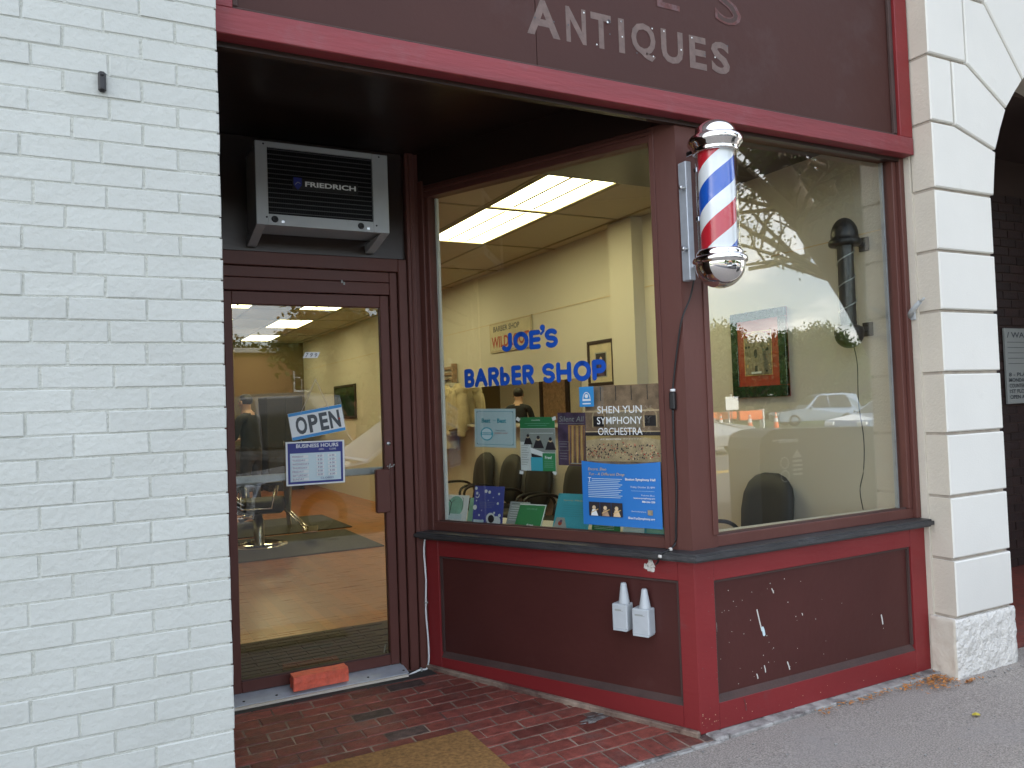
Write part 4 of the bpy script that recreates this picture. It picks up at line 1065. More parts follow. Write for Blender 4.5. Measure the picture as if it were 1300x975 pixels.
for k in range(16):
    x = 4.0+rq.uniform(-0.02, 0.55); y = 2.63+rq.uniform(-0.05, 0.0); box(bm, x, x+0.012, y, y+0.01, 0.0, 0.006, 0.002)
struct('grit', bm, 'concrete', kind='stuff')
bm = NB()
bm.faces.new([bm.verts.new((3.58+0.022*math.cos(a), 2.33+0.016*math.sin(a), 0.006+0.003*math.sin(2*a))) for a in [i*PI/4 for i in range(8)]])
flat('yellow_leaf', (0.55, 0.45, 0.05), 0.7); single('fallen_leaf', bm, 'yellow_leaf', 'single small yellow leaf lying on the grey sidewalk', 'leaf')

# ================================================================== blue lettering on the splayed window
wl_ = thing('window_lettering', "blue rounded vinyl letters JOE'S BARBER SHOP across the entrance window", 'lettering', S @ Vector((0.7, 0.066, 1.75)))
FS = S @ Tr(0, 0.0655, 0)
LW = 0.0255
def letters(word, xs, z0, z1):
    h = z1-z0
    for ch, (x0, x1) in zip(word, xs):
        w = x1-x0; cx = (x0+x1)/2; a = x0+LW/2; b = x1-LW/2; zb = z0+LW/2; zt = z1-LW/2; zm = (zb+zt)/2; r = (zt-zb)/4
        p = Print(); k = 'blue_letter'
        if ch == 'J': p.stroke([(b, zt), (b, zb+0.028)] + arcpts((a+b)/2-0.003, zb+0.024, (b-a)/2+0.003, 0.024, 0, -140, 8), LW, k)
        elif ch == 'O': p.stroke(arcpts(cx, zm, (b-a)/2, (zt-zb)/2, 90, 450, 28), LW, k)
        elif ch == 'E':
            p.stroke([(a, zb), (a, zt)], LW, k)
            for zc in (zb, zm, zt): p.stroke([(a, zc), (b, zc)], LW, k)
        elif ch == 'S':
            p.stroke(arcpts(cx, zt-r, (b-a)/2, r, 35, 270, 12) + arcpts(cx, zb+r, (b-a)/2, r, 90, -145, 12)[1:], LW, k)
        elif ch == "'": p.disc(cx-0.002, zt+0.022, 0.016, k); p.stroke([(cx+0.005, zt+0.020), (cx+0.004, zt+0.004), (cx-0.012, zt-0.010)], 0.014, k)
        elif ch == 'B':
            p.stroke([(a, zb), (a, zt)], LW, k)
            p.stroke([(a, zt), (b-r, zt)] + arcpts(b-r-0.002, zt-r, r, r, 80, -90, 8) + [(a, zm)], LW, k)
            p.stroke([(a, zm), (b-r, zm)] + arcpts(b-r, zb+r, r, r, 80, -90, 8) + [(a, zb)], LW, k)
        elif ch == 'A': p.stroke([(a, zb), (cx, zt)], LW, k); p.stroke([(cx, zt), (b, zb)], LW, k); p.stroke([(a+0.018, zb+h*0.27), (b-0.018, zb+h*0.27)], LW*0.9, k)
        elif ch == 'R':
            p.stroke([(a, zb), (a, zt)], LW, k)
            p.stroke([(a, zt), (b-r, zt)] + arcpts(b-r, zt-r, r, r, 80, -90, 8) + [(a, zm)], LW, k)
            p.stroke([(a+0.022, zm), (b, zb)], LW, k)
        elif ch == 'b': p.stroke([(a, zb), (a, zt)], LW, k); p.stroke(arcpts((a+b)/2, zb+r*1.15, (b-a)/2, r*1.15, 90, 450, 22), LW*0.95, k)
        elif ch == 'H': p.stroke([(a, zb), (a, zt)], LW, k); p.stroke([(b, zb), (b, zt)], LW, k); p.stroke([(a, zm), (b, zm)], LW, k)
        elif ch == 'P':
            p.stroke([(a, zb), (a, zt)], LW, k)
            p.stroke([(a, zt), (b-r, zt)] + arcpts(b-r, zt-r*1.1, r, r*1.1, 80, -90, 8) + [(a, zt-2.2*r)], LW, k)
        p.done('letter', wl_, FS)
t_ = lambda *v: [(SX-a, SX-b) for a, b in v]
letters("JOE'S", t_((1.068, 1.000), (0.992, 0.893), (0.890, 0.818), (0.818, 0.786), (0.792, 0.712)), 1.789, 1.888)
letters('BARbER', t_((1.333, 1.262), (1.262, 1.172), (1.168, 1.094), (1.088, 1.022), (1.012, 0.948), (0.941, 0.868)), 1.609, 1.712)
letters('SHOP', t_((0.816, 0.738), (0.730, 0.640), (0.628, 0.525), (0.520, 0.440)), 1.609, 1.712)

# ================================================================== posters in the splayed window (taped inside the glass)
def sheet(name, label, cat, s0, s1, z0, z1, off=0.073, tilt=0.0, m_='p_white'):
    t = thing(name, label, cat, S @ Vector(((s0+s1)/2, off, z0)))
    F = S @ Tr(s0, off, z0) @ Matrix.Rotation(R(tilt), 4, 'Y')
    bm = NB(); box(bm, 0, s1-s0, 0.0, 0.0012, 0, z1-z0); part('sheet', bm, m_, t, F)
    return t, F @ Tr(0, -0.0002, 0), s1-s0, z1-z0
# big concert poster
t, F, w, h = sheet('concert_poster', 'large brown and blue concert poster reading SHEN YUN SYMPHONY ORCHESTRA', 'poster', 1.024, 1.446, 0.908, 1.582, tilt=0.3, off=0.074)
p = Print(); p.rect(0, 0, w, h, 'p_brown')
p.rect(0, 0.305, w, 0.42, 'p_tan'); p.poly([(0, 0.405)] + [(w*i/12, 0.405+0.022*math.sin(PI*i/12)) for i in range(1, 12)] + [(w, 0.405), (w, 0.43), (0, 0.43)], 'p_gold')
rq = random.Random(21)
for k in range(5): p.rect(0.0+k*w/5+0.004, 0.60, 0.0+k*w/5+0.008, 0.67, 'p_dark')
for cx_, ww in ((0.075, 0.030), (0.355, 0.030)):
    p.rect(cx_-ww, 0.475, cx_+ww, 0.525, 'p_dark'); p.arc(cx_, 0.525, ww+0.006, 0.008, 0, PI, 'p_tan'); p.rect(cx_-ww-0.006, 0.47, cx_-ww, 0.525, 'p_tan'); p.rect(cx_+ww, 0.47, cx_+ww+0.006, 0.525, 'p_tan')
p.rect(0.12, 0.47, 0.31, 0.545, 'p_stone'); p.rect(0, 0.430, w, 0.447, 'p_dark'); p.rect(0.0, 0.545, w, 0.553, 'p_tan'); p.rect(0.0, 0.447, w, 0.452, 'p_tan')
for k in range(240):
    x = rq.uniform(0.015, w-0.015); d = abs(x-w/2)/(w/2); z = 0.318+rq.random()**1.3*(0.085-0.03*d)+0.012*d*d
    p.disc(x, z, rq.uniform(0.0022, 0.0046), rq.choice(('p_dark', 'p_dark', 'p_dark', 'p_brown', 'p_tan', 'p_redtext')), n=6)
p.poly([(0, 0), (w, 0), (w, 0.310)] + [(w-w*i/12, 0.310-0.014*math.sin(PI*i/12)) for i in range(1, 12)] + [(0, 0.310)], 'p_blue')
p.rect(0.0, h-0.100, 0.082, h-0.002, 'p_skyblue'); p.arc(0.041, h-0.062, 0.022, 0.004, 0, PI, 'p_white', rz=0.034); p.rect(0.018, h-0.072, 0.064, h-0.062, 'p_white'); p.disc(0.041, h-0.048, 0.010, 'p_white', n=10); p.rect(0.018, h-0.088, 0.064, h-0.082, 'p_white')
for k, (s_, a, b) in enumerate((('SHEN YUN', 0.100, 0.338), ('SYMPHONY', 0.096, 0.338), ('ORCHESTRA', 0.100, 0.338))):
    p.text(s_, a, h-0.135-k*0.052, b, h-0.100-k*0.052, 'p_white', 0.004)
p.text('AT BOSTON  * * * * * * *', 0.11, h-0.262, 0.33, h-0.256, 'p_white')
p.text('Encore, Shen', 0.035, 0.262, 0.135, 0.278, 'p_gold', slant=0.3); p.text('Yun - A Different Drop', 0.035, 0.236, 0.232, 0.254, 'p_gold', slant=0.3)
p.text('T', 0.035, 0.205, 0.052, 0.230, 'p_white')
for k in range(11): p.rect(0.056 if k < 2 else 0.035, 0.223-k*0.0088, 0.222-0.01*(k % 3), 0.2255-k*0.0088, 'p_paleblue')
p.text('Boston Symphony Hall', 0.240, 0.217, 0.396, 0.232, 'p_white', 0.03); p.text('Friday, October 20, 8PM', 0.268, 0.184, 0.392, 0.195, 'p_white')
p.rect(0.27, 0.172, 0.39, 0.173, 'p_paleblue'); p.text('Tickets: Box', 0.32, 0.150, 0.39, 0.156, 'p_white'); p.text('bostonsymphony.org', 0.282, 0.134, 0.392, 0.143, 'p_white', 0.02); p.text('888-266-1200', 0.325, 0.119, 0.392, 0.128, 'p_white', 0.02)
p.text('ShenYunSymphony', 0.268, 0.072, 0.345, 0.079, 'p_white'); p.rect(0.352, 0.062, 0.378, 0.086, 'p_stone'); p.text('ShenYunSymphony.org', 0.250, 0.036, 0.388, 0.050, 'p_white', 0.02)
for k in range(3):
    x0 = 0.038+k*0.062; p.rect(x0, 0.045, x0+0.060, 0.112, 'p_dark'); p.disc(x0+0.028, 0.085, 0.010, 'p_tan', n=10); p.poly([(x0+0.010, 0.046), (x0+0.050, 0.046), (x0+0.038, 0.076), (x0+0.018, 0.076)], ('p_white', 'p_brown', 'p_tan')[k]); p.stroke([(x0+0.012, 0.060), (x0+0.050, 0.078)], 0.004, 'p_gold')
p.done('print', t, F)
# award certificate
t, F, w, h = sheet('award_poster', 'white square certificate reading Best of the Best in the entrance window', 'poster', 0.318, 0.594, 1.284, 1.492, tilt=1.6, m_='p_paleblue')
p = Print(); p.ring(0.014, 0.014, w-0.014, h-0.014, 0.002, 'p_teal')
for q in ((0.016, 0.016), (w-0.022, 0.016), (0.016, h-0.022), (w-0.022, h-0.022)): p.rect(q[0], q[1], q[0]+0.006, q[1]+0.006, 'p_grey')
p.text('Best', 0.050, 0.132, 0.110, 0.156, 'p_teal', 0.03); p.text('of the', 0.126, 0.142, 0.146, 0.150, 'p_teal'); p.text('Best', 0.156, 0.132, 0.216, 0.156, 'p_teal', 0.03)
p.disc(0.085, 0.072, 0.043, 'p_cyan', n=28, rz=0.036); p.disc(0.085, 0.072, 0.036, 'p_paleblue', n=28, rz=0.030); p.rect(0.048, 0.066, 0.122, 0.080, 'p_cyan'); p.text('READERS', 0.054, 0.069, 0.116, 0.077, 'p_white', 0.02)
p.text('THE LOCAL', 0.145, 0.088, 0.212, 0.095, 'p_text'); p.text('BARBER SHOP', 0.140, 0.074, 0.226, 0.081, 'p_redtext')
p.done('print', t, F)
# green flyer
t, F, w, h = sheet('flyer', 'green headed flyer with photos of people in the entrance window', 'flyer', 0.624, 0.842, 1.160, 1.438, tilt=0.5)
p = Print(); p.rect(0, h-0.058, w, h, 'p_green'); p.text('monthly', 0.075, h-0.020, 0.130, h-0.012, 'p_white', 0.03); p.rect(0.03, h-0.034, w-0.03, h-0.032, 'p_mint'); p.rect(0.05, h-0.044, w-0.05, h-0.042, 'p_mint')
p.rect(0, 0.095, w, h-0.060, 'p_grey'); p.rect(0.06, h-0.085, w-0.01, h-0.082, 'p_white'); p.rect(0, 0.0, 0.066, 0.150, 'p_white')
for cx_, cz_, r_ in ((0.050, 0.170, 0.020), (0.115, 0.158, 0.024), (0.190, 0.150, 0.024)):
    p.poly([(cx_-r_*1.4, cz_-r_*1.7), (cx_+r_*1.4, cz_-r_*1.7), (cx_+r_*0.7, cz_), (cx_-r_*0.7, cz_)], 'p_dark'); p.disc(cx_, cz_+r_*0.35, r_*0.45, 'p_tan', n=10); p.disc(cx_, cz_+r_*0.6, r_*0.42, 'p_dark', n=10)
p.poly([(0.065, 0.120), (0.15, 0.095), (0.14, 0.075), (0.066, 0.095)], 'p_white'); p.poly([(0.07, 0.09), (0.135, 0.075), (0.135, 0.062), (0.07, 0.072)], 'p_dark')
p.rect(0.066, 0, 0.140, 0.070, 'p_cyan'); p.rect(0.140, 0.0, w, 0.092, 'p_green'); p.text('Free!', 0.155, 0.062, 0.196, 0.078, 'p_white', 0.02)
for k in range(4): p.rect(0.150, 0.050-k*0.010, 0.205, 0.052-k*0.010, 'p_mint')
for k in range(9): p.rect(0.008, 0.130-k*0.0125, 0.056-0.006*(k % 3), 0.133-k*0.0125, 'p_grey')
p.done('print', t, F)
for (a, b, r_) in ((-0.012, 0.268, 30), (0.214, 0.268, -20), (0.0, -0.012, 10), (0.208, -0.006, 40)):
    bm = NB(); g_ = box(bm, -0.010, 0.014, -0.0018, -0.0012, -0.008, 0.010); bmesh.ops.transform(bm, matrix=Tr(a, 0, b) @ Matrix.Rotation(R(r_), 4, 'Y'), verts=g_); part('tape', bm, 'p_white', t, F)
# dark programme poster
t, F, w, h = sheet('programme_poster', 'plum and amber poster with white script heading between the green flyer and the concert poster', 'poster', 0.858, 1.022, 1.190, 1.456, off=0.0735, tilt=1.0, m_='p_plum')
p = Print(); p.rect(0.062, 0.005, w-0.004, h-0.062, 'p_amber')
for k in range(7): p.poly([(0.068+k*0.014, 0.01), (0.074+k*0.014, 0.01), (0.078+k*0.013, 0.20), (0.074+k*0.013, 0.20)], 'p_gold' if k % 2 else 'p_plum')
p.text('Silent All', 0.010, h-0.045, w-0.012, h-0.018, 'p_grey', 0.0, 0.15); p.rect(0.008, h-0.056, w-0.008, h-0.054, 'p_grey')
p.ring(0.006, 0.075, 0.068, 0.120, 0.0015, 'p_grey')
for k in range(5): p.rect(0.012, 0.107-k*0.014 if k < 2 else 0.06-(k-2)*0.014, 0.055, 0.109-k*0.014 if k < 2 else 0.062-(k-2)*0.014, 'p_grey')
p.rect(0.075, 0.010, w-0.01, 0.014, 'p_grey')
p.done('print', t, F)
# brochures leaning on the display shelf
def card(label, s0, s1, hh, m_, lean, draw, off=0.10, twist=0.0, zb=0.8605):
    t = thing('brochure', label, 'brochure', S @ Vector(((s0+s1)/2, off, zb)), group='brochures on the window shelf')
    F = S @ Tr((s0+s1)/2, off, zb) @ Matrix.Rotation(R(twist), 4, 'Z') @ Matrix.Rotation(-R(lean), 4, 'X') @ Tr(-(s1-s0)/2, 0, 0)
    bm = NB(); box(bm, 0, s1-s0, 0, 0.003, 0.001, hh, 0.0006); part('cover', bm, m_, t, F)
    p = Print(); draw(p, s1-s0, hh); p.done('print', t, F @ Tr(0, -0.0003, 0))
def d1(p, w, h):
    p.disc(w*0.5, h*0.58, w*0.32, 'p_mint', n=22); p.rect(w*0.2, h*0.1, w*0.8, h*0.3, 'p_paleblue'); p.stroke([(w*0.3, h*0.25), (w*0.32, h*0.7), (w*0.22, h*0.8)], 0.006, 'p_dark'); p.stroke([(w*0.32, h*0.7), (w*0.45, h*0.82)], 0.003, 'p_dark')
    p.stroke([(w*0.78, h*0.45), (w*0.8, h*0.85), (w*0.74, h*0.92)], 0.003, 'p_dark'); p.text('GREEN', w*0.12, h*0.05, w*0.35, h*0.09, 'p_text')
def d2(p, w, h):
    r_ = random.Random(8); p.rect(0, 0, w, h*0.3, 'p_purple')
    for x, z, q in ((.06, .93, .022), (.10, .80, .02), (.40, .86, .024), (.52, .84, .022), (.84, .80, .016), (.06, .42, .034), (.72, .30, .016), (.82, .55, .018), (.9, .24, .022), (.22, .22, .014), (.1, .60, .010), (.3, .35, .008), (.66, .7, .008), (.5, .62, .006), (.35, .08, .016)): p.disc(w*x, h*z, q*w*2.0, 'p_white', n=12)
    p.arc(w*0.12, h*0.75, 0.016, 0.005, -2.4, 0.4, 'p_white')
    for k in range(4): p.text('SEASONS GREETINGS TO'[:18-2*k], w*0.22, h*(0.56-k*0.045), w*(0.75-0.03*k), h*(0.575-k*0.045), 'p_grey')
    p.disc(w*0.62, h*0.15, w*0.15, 'p_white', n=14); p.disc(w*0.82, h*0.08, w*0.14, 'p_white', n=14); p.disc(w*0.64, h*0.14, w*0.105, 'p_dark', n=14); p.rect(w*0.05, 0.002, w*0.4, h*0.10, 'p_paleblue')
def d3(p, w, h):
    for k in range(8): p.rect(w*0.1, h*(0.9-k*0.1), w*0.8, h*(0.92-k*0.1), 'p_text' if k < 1 else 'p_white')
def d4(p, w, h):
    p.rect(w-0.006, 0, w, h, 'p_white'); p.rect(0, h-0.006, w, h, 'p_white'); p.text('GUIDE', w*0.3, h*0.75, w*0.7, h*0.82, 'p_mint'); p.text('free', w*0.45, h*0.05, w*0.7, h*0.13, 'p_white', 0.03)
def d5(p, w, h):
    p.text('Sports Massage', w*0.18, h*0.78, w*0.85, h*0.83, 'p_gold'); 
    for k in range(6): p.rect(w*0.2, h*(0.66-k*0.06), w*0.8, h*(0.672-k*0.06), 'p_teal')
    p.poly([(0.004, 0.002), (w*0.42, 0.002), (w*0.30, h*0.32), (w*0.08, h*0.32)], 'p_grey'); p.disc(w*0.2, h*0.16, 0.012, 'p_redtext', n=10); p.disc(w*0.22, h*0.22, 0.008, 'p_plum', n=10)
def d6(p, w, h): p.rect(w*0.1, h*0.2, w*0.9, h*0.8, 'p_mint')
card('pale green brochure with tree drawings, leftmost on the window shelf', 0.035, 0.215, 0.152, 'p_white', 16, d1, off=0.095)
card('mint brochure edge showing between the tree brochure and the blue one', 0.190, 0.262, 0.135, 'p_mint', 18, d6, off=0.135)
card('blue brochure with white snow dots on the window shelf', 0.258, 0.464, 0.206, 'p_purple', 10, d2, off=0.10)
card('grey printed leaflet half behind the bright green booklet', 0.47, 0.60, 0.130, 'p_grey', 24, d3, off=0.125)
card('bright green booklet lying back on the window shelf', 0.545, 0.716, 0.128, 'p_green', 30, d4, off=0.10)
card('large turquoise booklet standing left of the concert poster', 0.786, 0.998, 0.190, 'p_cyan', 24, d5, off=0.10)
card('green and white leaflet at the foot of the concert poster', 1.02, 1.18, 0.075, 'p_green', 12, d3, off=0.10)
card('pale leaflet on the window shelf at the foot of the corner post', 1.19, 1.32, 0.070, 'p_paleblue', 14, d3, off=0.11)
card('teal leaflet rightmost on the window shelf beside the corner post', 1.31, 1.44, 0.055, 'p_teal', 10, d6, off=0.10)

# ================================================================== things inside the shop
# framed certificate, old tin sign, framed photograph, mirror on the right-hand wall (frame W: x runs along the wall away from the street side, facing -x of the room)
def WF(y_near_side): pass
def wall_frame(yfar, z0, off=0.0):      # local x = towards the street (-Y), local y = into the wall (+X)
    return Matrix(((0, 1, 0, 3.968-off), (-1, 0, 0, yfar), (0, 0, 1, z0), (0, 0, 0, 1)))
F = wall_frame(4.19, 1.50, 0.03)
t = thing('framed_poster', 'red poster in a wide black frame hanging on the wall behind the street window', 'picture', (3.95, 3.95, 1.5))
w, h = 0.49, 0.575
bm = NB(); box(bm, 0, w, 0.006, 0.028, 0, h); bk = part('backing', bm, 'p_red', t, F)
bm = NB()
for b in ((0, w, 0, 0.075), (0, w, h-0.06, h)): box(bm, b[0], b[1], 0, 0.0275, b[2], b[3], 0.004)
box(bm, 0, 0.062, 0.0005, 0.0275, 0.076, h-0.061, 0.003); box(bm, w-0.062, w, 0.0005, 0.0275, 0.076, h-0.061, 0.003)
part('frame', bm, 'p_darkgreen', t, F)
p = Print(); p.ring(0.120, 0.145, w-0.120, h-0.135, 0.006, 'p_gold'); p.rect(0.127, 0.152, w-0.127, h-0.142, 'p_stone')
p.rect(0.127, 0.40, w-0.127, h-0.142, 'p_red'); p.disc(w/2, 0.395, 0.085, 'p_brown', n=22, rz=0.035); p.arc(w/2, 0.38, 0.10, 0.006, 0, PI, 'p_gold', rz=0.055)
rq = random.Random(31)
for k in range(90):
    x = rq.uniform(0.135, w-0.135); z = rq.uniform(0.16, 0.40); p.disc(x, z, rq.uniform(0.004, 0.011), rq.choice(('p_brown', 'p_dark', 'p_stone', 'p_tan', 'p_gold')), n=6)
p.poly([(0.17, 0.165), (w-0.17, 0.165), (w-0.185, 0.30), (w-0.20, 0.36), (0.20, 0.36), (0.185, 0.30)], 'p_stone'); p.disc(w/2, 0.29, 0.016, 'p_dark', rz=0.03); p.rect(w/2-0.012, 0.165, w/2+0.012, 0.21, 'p_dark'); p.rect(0.20, 0.157, w-0.20, 0.170, 'p_white')
p.disc(w-0.150, h-0.165, 0.012, 'p_stone', n=10)
p.done('print', t, F @ Tr(0, 0.0055, 0))

F = wall_frame(7.96, 2.095, 0.015)
t = thing('tin_sign', 'old cream tin sign reading BARBER SHOP WILDROOT high on the inside wall', 'sign', (3.96, 7.5, 2.1))
w, h = 0.95, 0.33
bm = NB(); box(bm, 0, w, 0, 0.012, 0, h, 0.003); part('panel', bm, 'p_cream', t, F)
p = Print(); p.ring(0.012, 0.012, w-0.012, h-0.012, 0.006, 'p_brown'); p.text('BARBER SHOP', 0.10, 0.225, 0.70, 0.285, 'p_text', 0.02); p.text('WILDROOT', 0.05, 0.05, 0.90, 0.175, 'p_redtext', 0.03); p.done('lettering', t, F)

F = wall_frame(6.00, 1.655, 0.028)
t = thing('framed_photo', 'small dark framed portrait photograph on the wall above the concert poster', 'picture', (3.95, 5.8, 1.65))
w, h = 0.40, 0.395
bm = NB(); box(bm, 0.028, w-0.028, 0.012, 0.026, 0.028, h-0.028); part('mount', bm, 'p_cream', t, F)
bm = NB(); box(bm, 0, w, 0, 0.027, 0, 0.028, 0.003); box(bm, 0, w, 0, 0.027, h-0.028, h, 0.003); box(bm, 0, 0.0275, 0.0006, 0.027, 0.029, h-0.029, 0.002); box(bm, w-0.0275, w, 0.0006, 0.027, 0.029, h-0.029, 0.002); part('frame', bm, 'dark_wood', t, F)
p = Print(); p.rect(0.11, 0.07, 0.29, 0.29, 'p_grey'); p.rect(0.125, 0.08, 0.275, 0.28, 'p_dark'); p.disc(0.20, 0.22, 0.022, 'p_tan', n=12, rz=0.03); p.poly([(0.15, 0.082), (0.25, 0.082), (0.235, 0.185), (0.165, 0.185)], 'p_plum'); p.done('print', t, F @ Tr(0, 0.0115, 0))

F = wall_frame(8.90, 1.33, 0.012)
t = thing('wall_mirror', 'long frameless mirror along the inside wall above the waiting chairs', 'mirror', (3.95, 7.6, 1.33))
bm = NB(); box(bm, 0, 2.76, 0, 0.010, 0, 0.41, 0.002); part('mirror_glass', bm, 'mirror', t, F)
bm = NB(); box(bm, -0.02, 2.80, -0.06, 0.011, -0.045, -0.012, 0.004); part('ledge', bm, 'cream', t, F)

# coats on a rack
t = thing('coat_rack', 'dark wall-mounted coat rack left of the mirror', 'coat rack', (3.9, 9.2, 1.8))
bm = NB(); box(bm, 3.90, 3.965, 8.90, 8.93, 1.82, 2.05, 0.004); box(bm, 3.90, 3.965, 9.75, 9.78, 1.82, 2.05, 0.004)
part('side', bm, 'p_brown', t)
for y in range(3):
    bm = NB(); box(bm, 3.945, 3.96, 8.93, 9.75, 1.85+0.07*y, 1.885+0.07*y, 0.002); part('slat', bm, 'p_brown', t)
bm = NB(); tube(bm, [(3.86, 8.93, 1.85), (3.86, 9.75, 1.85)], 0.012, 8); part('rail', bm, 'dark_wood', t)
def garment(label, y, ztop, zbot, wd, seed):
    t = thing('coat', label, 'coat', (3.86, y, ztop))
    bm = NB(); n = 28; ns = 16
    rings = []
    for j in range(n+1):
        v = j/n; z = ztop-(ztop-zbot)*v
        hw = wd*(0.16+0.55*min(1, v*7)**0.7 + 0.34*v); dp = 0.035+0.06*min(1, v*4)+0.03*v
        ring = []
        for k in range(ns*2):
            a = 2*PI*k/(ns*2)
            fold = 1+0.20*math.sin(a*5+seed+v*2)*min(1, v*3)+0.12*math.sin(a*9+seed*2+v*5)*min(1, v*3)
            ring.append(bm.verts.new((3.86+dp*math.cos(a)*fold*0.9, y+hw*math.sin(a)*(1+0.05*math.sin(7*v+seed)), z+(0.02*math.sin(a*3+seed) if j == n else 0))))
        rings.append(ring)
    for a, b in zip(rings, rings[1:]):
        for k in range(ns*2): bm.faces.new((a[k], a[(k+1) % (ns*2)], b[(k+1) % (ns*2)], b[k])).smooth = True
    bm.faces.new(rings[0]); part('body', bm, 'coat_cloth', t)
    for sgn in (-1, 1):
        bm = NB(); tube(bm, curve([(3.85, y+sgn*wd*0.5, ztop-0.07), (3.84, y+sgn*wd*0.95, ztop-0.22), (3.83, y+sgn*wd*1.02, ztop-0.45), (3.82, y+sgn*wd*0.98, ztop-0.62)], 5), 0.065, 10, r_end=0.05); part('sleeve', bm, 'coat_cloth', t)
    bm = NB(); tube(bm, [(3.86, y, ztop-0.02), (3.86, y, ztop+0.03), (3.86, y+0.02, ztop+0.05)], 0.005, 6); part('hanger_hook', bm, 'steel', t)
garment('long beige coat hanging nearest the mirror on the coat rack', 9.02, 1.80, 1.02, 0.17, 1.0)
garment('shorter beige smock hanging behind the long coat', 8.66, 1.80, 1.26, 0.15, 2.6)
garment('beige coat hanging deepest on the coat rack', 9.38, 1.80, 0.95, 0.17, 4.2)

# waiting chairs
def chair_proto(name, label):
    t = thing(name, label, 'chair', (0, 0, 0))
    # faces -Y in its own space
    bm = NB()
    n = 18
    def outline(k, wv, hv): a = 2*PI*k/n; c, s = math.cos(a), math.sin(a); e = 0.72; return (wv*abs(c)**e*(1 if c > 0 else -1), hv*abs(s)**e*(1 if s > 0 else -1))
    def shell_(bm, wv, hv, thick, T, curvef):
        rings = []
        for (sc_, d) in ((0.0, -thick*0.5), (0.6, -thick*0.5), (0.92, -thick*0.35), (1.0, 0), (0.92, thick*0.5), (0.5, thick*0.55), (0, thick*0.55)):
            rings.append([bm.verts.new(T @ Vector((outline(k, wv, hv)[0]*sc_, d+curvef*(outline(k, wv, hv)[0]*sc_)**2, outline(k, wv, hv)[1]*sc_))) for k in range(n)] if sc_ > 0 else [bm.verts.new(T @ Vector((0, d, 0)))])
        for a, b in zip(rings, rings[1:]):
            for k in range(n):
                if len(a) == 1: f = bm.faces.new((a[0], b[k], b[(k+1) % n]))
                elif len(b) == 1: f = bm.faces.new((a[k], a[(k+1) % n], b[0]))
                else: f = bm.faces.new((a[k], a[(k+1) % n], b[(k+1) % n], b[k]))
                f.smooth = True
    shell_(bm, 0.225, 0.26, 0.07, Tr(0, 0.235, 0.66) @ Matrix.Rotation(R(-9), 4, 'X'), -0.6)
    part('backrest', bm, 'black_soft', t)
    bm = NB(); shell_(bm, 0.245, 0.235, 0.075, Tr(0, -0.02, 0.375) @ Matrix.Rotation(R(88), 4, 'X'), 0); part('seat', bm, 'black_soft', t)
    for sgn in (-1, 1):
        bm = NB(); x = 0.27*sgn
        tube(bm, curve([(x, 0.20, 0.36), (x, 0.22, 0.50), (x, 0.10, 0.585), (x, -0.14, 0.585), (x, -0.20, 0.50), (x*0.95, -0.14, 0.36)], 5), 0.014, 8); part('armrest', bm, 'black', t)
    for sx_ in (-1, 1):
        for sy_ in (-1, 1):
            bm = NB(); tube(bm, [(0.20*sx_, 0.17*sy_, 0.345), (0.235*sx_, 0.23*sy_, 0.0)], 0.0125, 8); part('leg', bm, 'black', t)
    bm = NB(); tube(bm, [(0, 0.20, 0.35), (0, 0.27, 0.42), (0, 0.26, 0.60)], 0.02, 8); part('back_support', bm, 'black', t)
    return t
c0 = chair_proto('waiting_chair', 'black round-backed waiting chair close behind the street window')
c0['group'] = 'black waiting chairs'
c0.location = (3.66, 3.87, 0.09); c0.rotation_euler = (0, 0, R(-92))
for (y, rz, lb) in ((6.13, -90, 'black waiting chair nearest the concert poster in the row along the wall'), (6.84, -88, 'second black waiting chair from the concert poster in the wall row'),
                    (7.44, -92, 'third black waiting chair from the concert poster in the wall row'), (8.08, -90, 'black waiting chair at the far end of the row beside the coats')):
    c = copy_tree(c0); c.location = (3.66, y, 0.09); c.rotation_euler = (0, 0, R(rz)); c['label'] = lb

# mats
bm = NB(); box(bm, 0.60, 1.76, 4.40, 5.21, 0.0905, 0.100, 0.002)
dm = thing('entrance_mat', 'dark ribbed rubber mat just inside the glass door', 'mat', (1.18, 4.8, 0.09)); part('base', bm, 'rubber', dm)
bm = NB(); box(bm, 0, 0.185, 0, 0.055, 0, 0.005, 0.0018); rib = mesh_of(bm, 'rib', 'rubber')
for r in range(12):
    for k in range(6):
        x = 0.615+k*0.195-(0.09 if r % 2 else 0)
        if x < 0.61: x = 0.61
        if x+0.185 > 1.755: continue
        o = bpy.data.objects.new('rib', rib); C.objects.link(o); o.parent = dm; o.location = (x-1.18, 4.42+r*0.065-4.8, 0.0098)
for (x0, x1, y0, y1, lb) in ((0.9, 2.72, 8.12, 9.60, 'dark anti-fatigue mat in front of the nearer barber chair'), (0.9, 2.86, 9.75, 11.2, 'dark anti-fatigue mat under the farther barber chair')):
    bm = NB(); box(bm, x0, x1, y0, y1, 0.0905, 0.103, 0.005); single('floor_mat', bm, 'rubber', lb, 'mat', ((x0+x1)/2, (y0+y1)/2, 0.09))

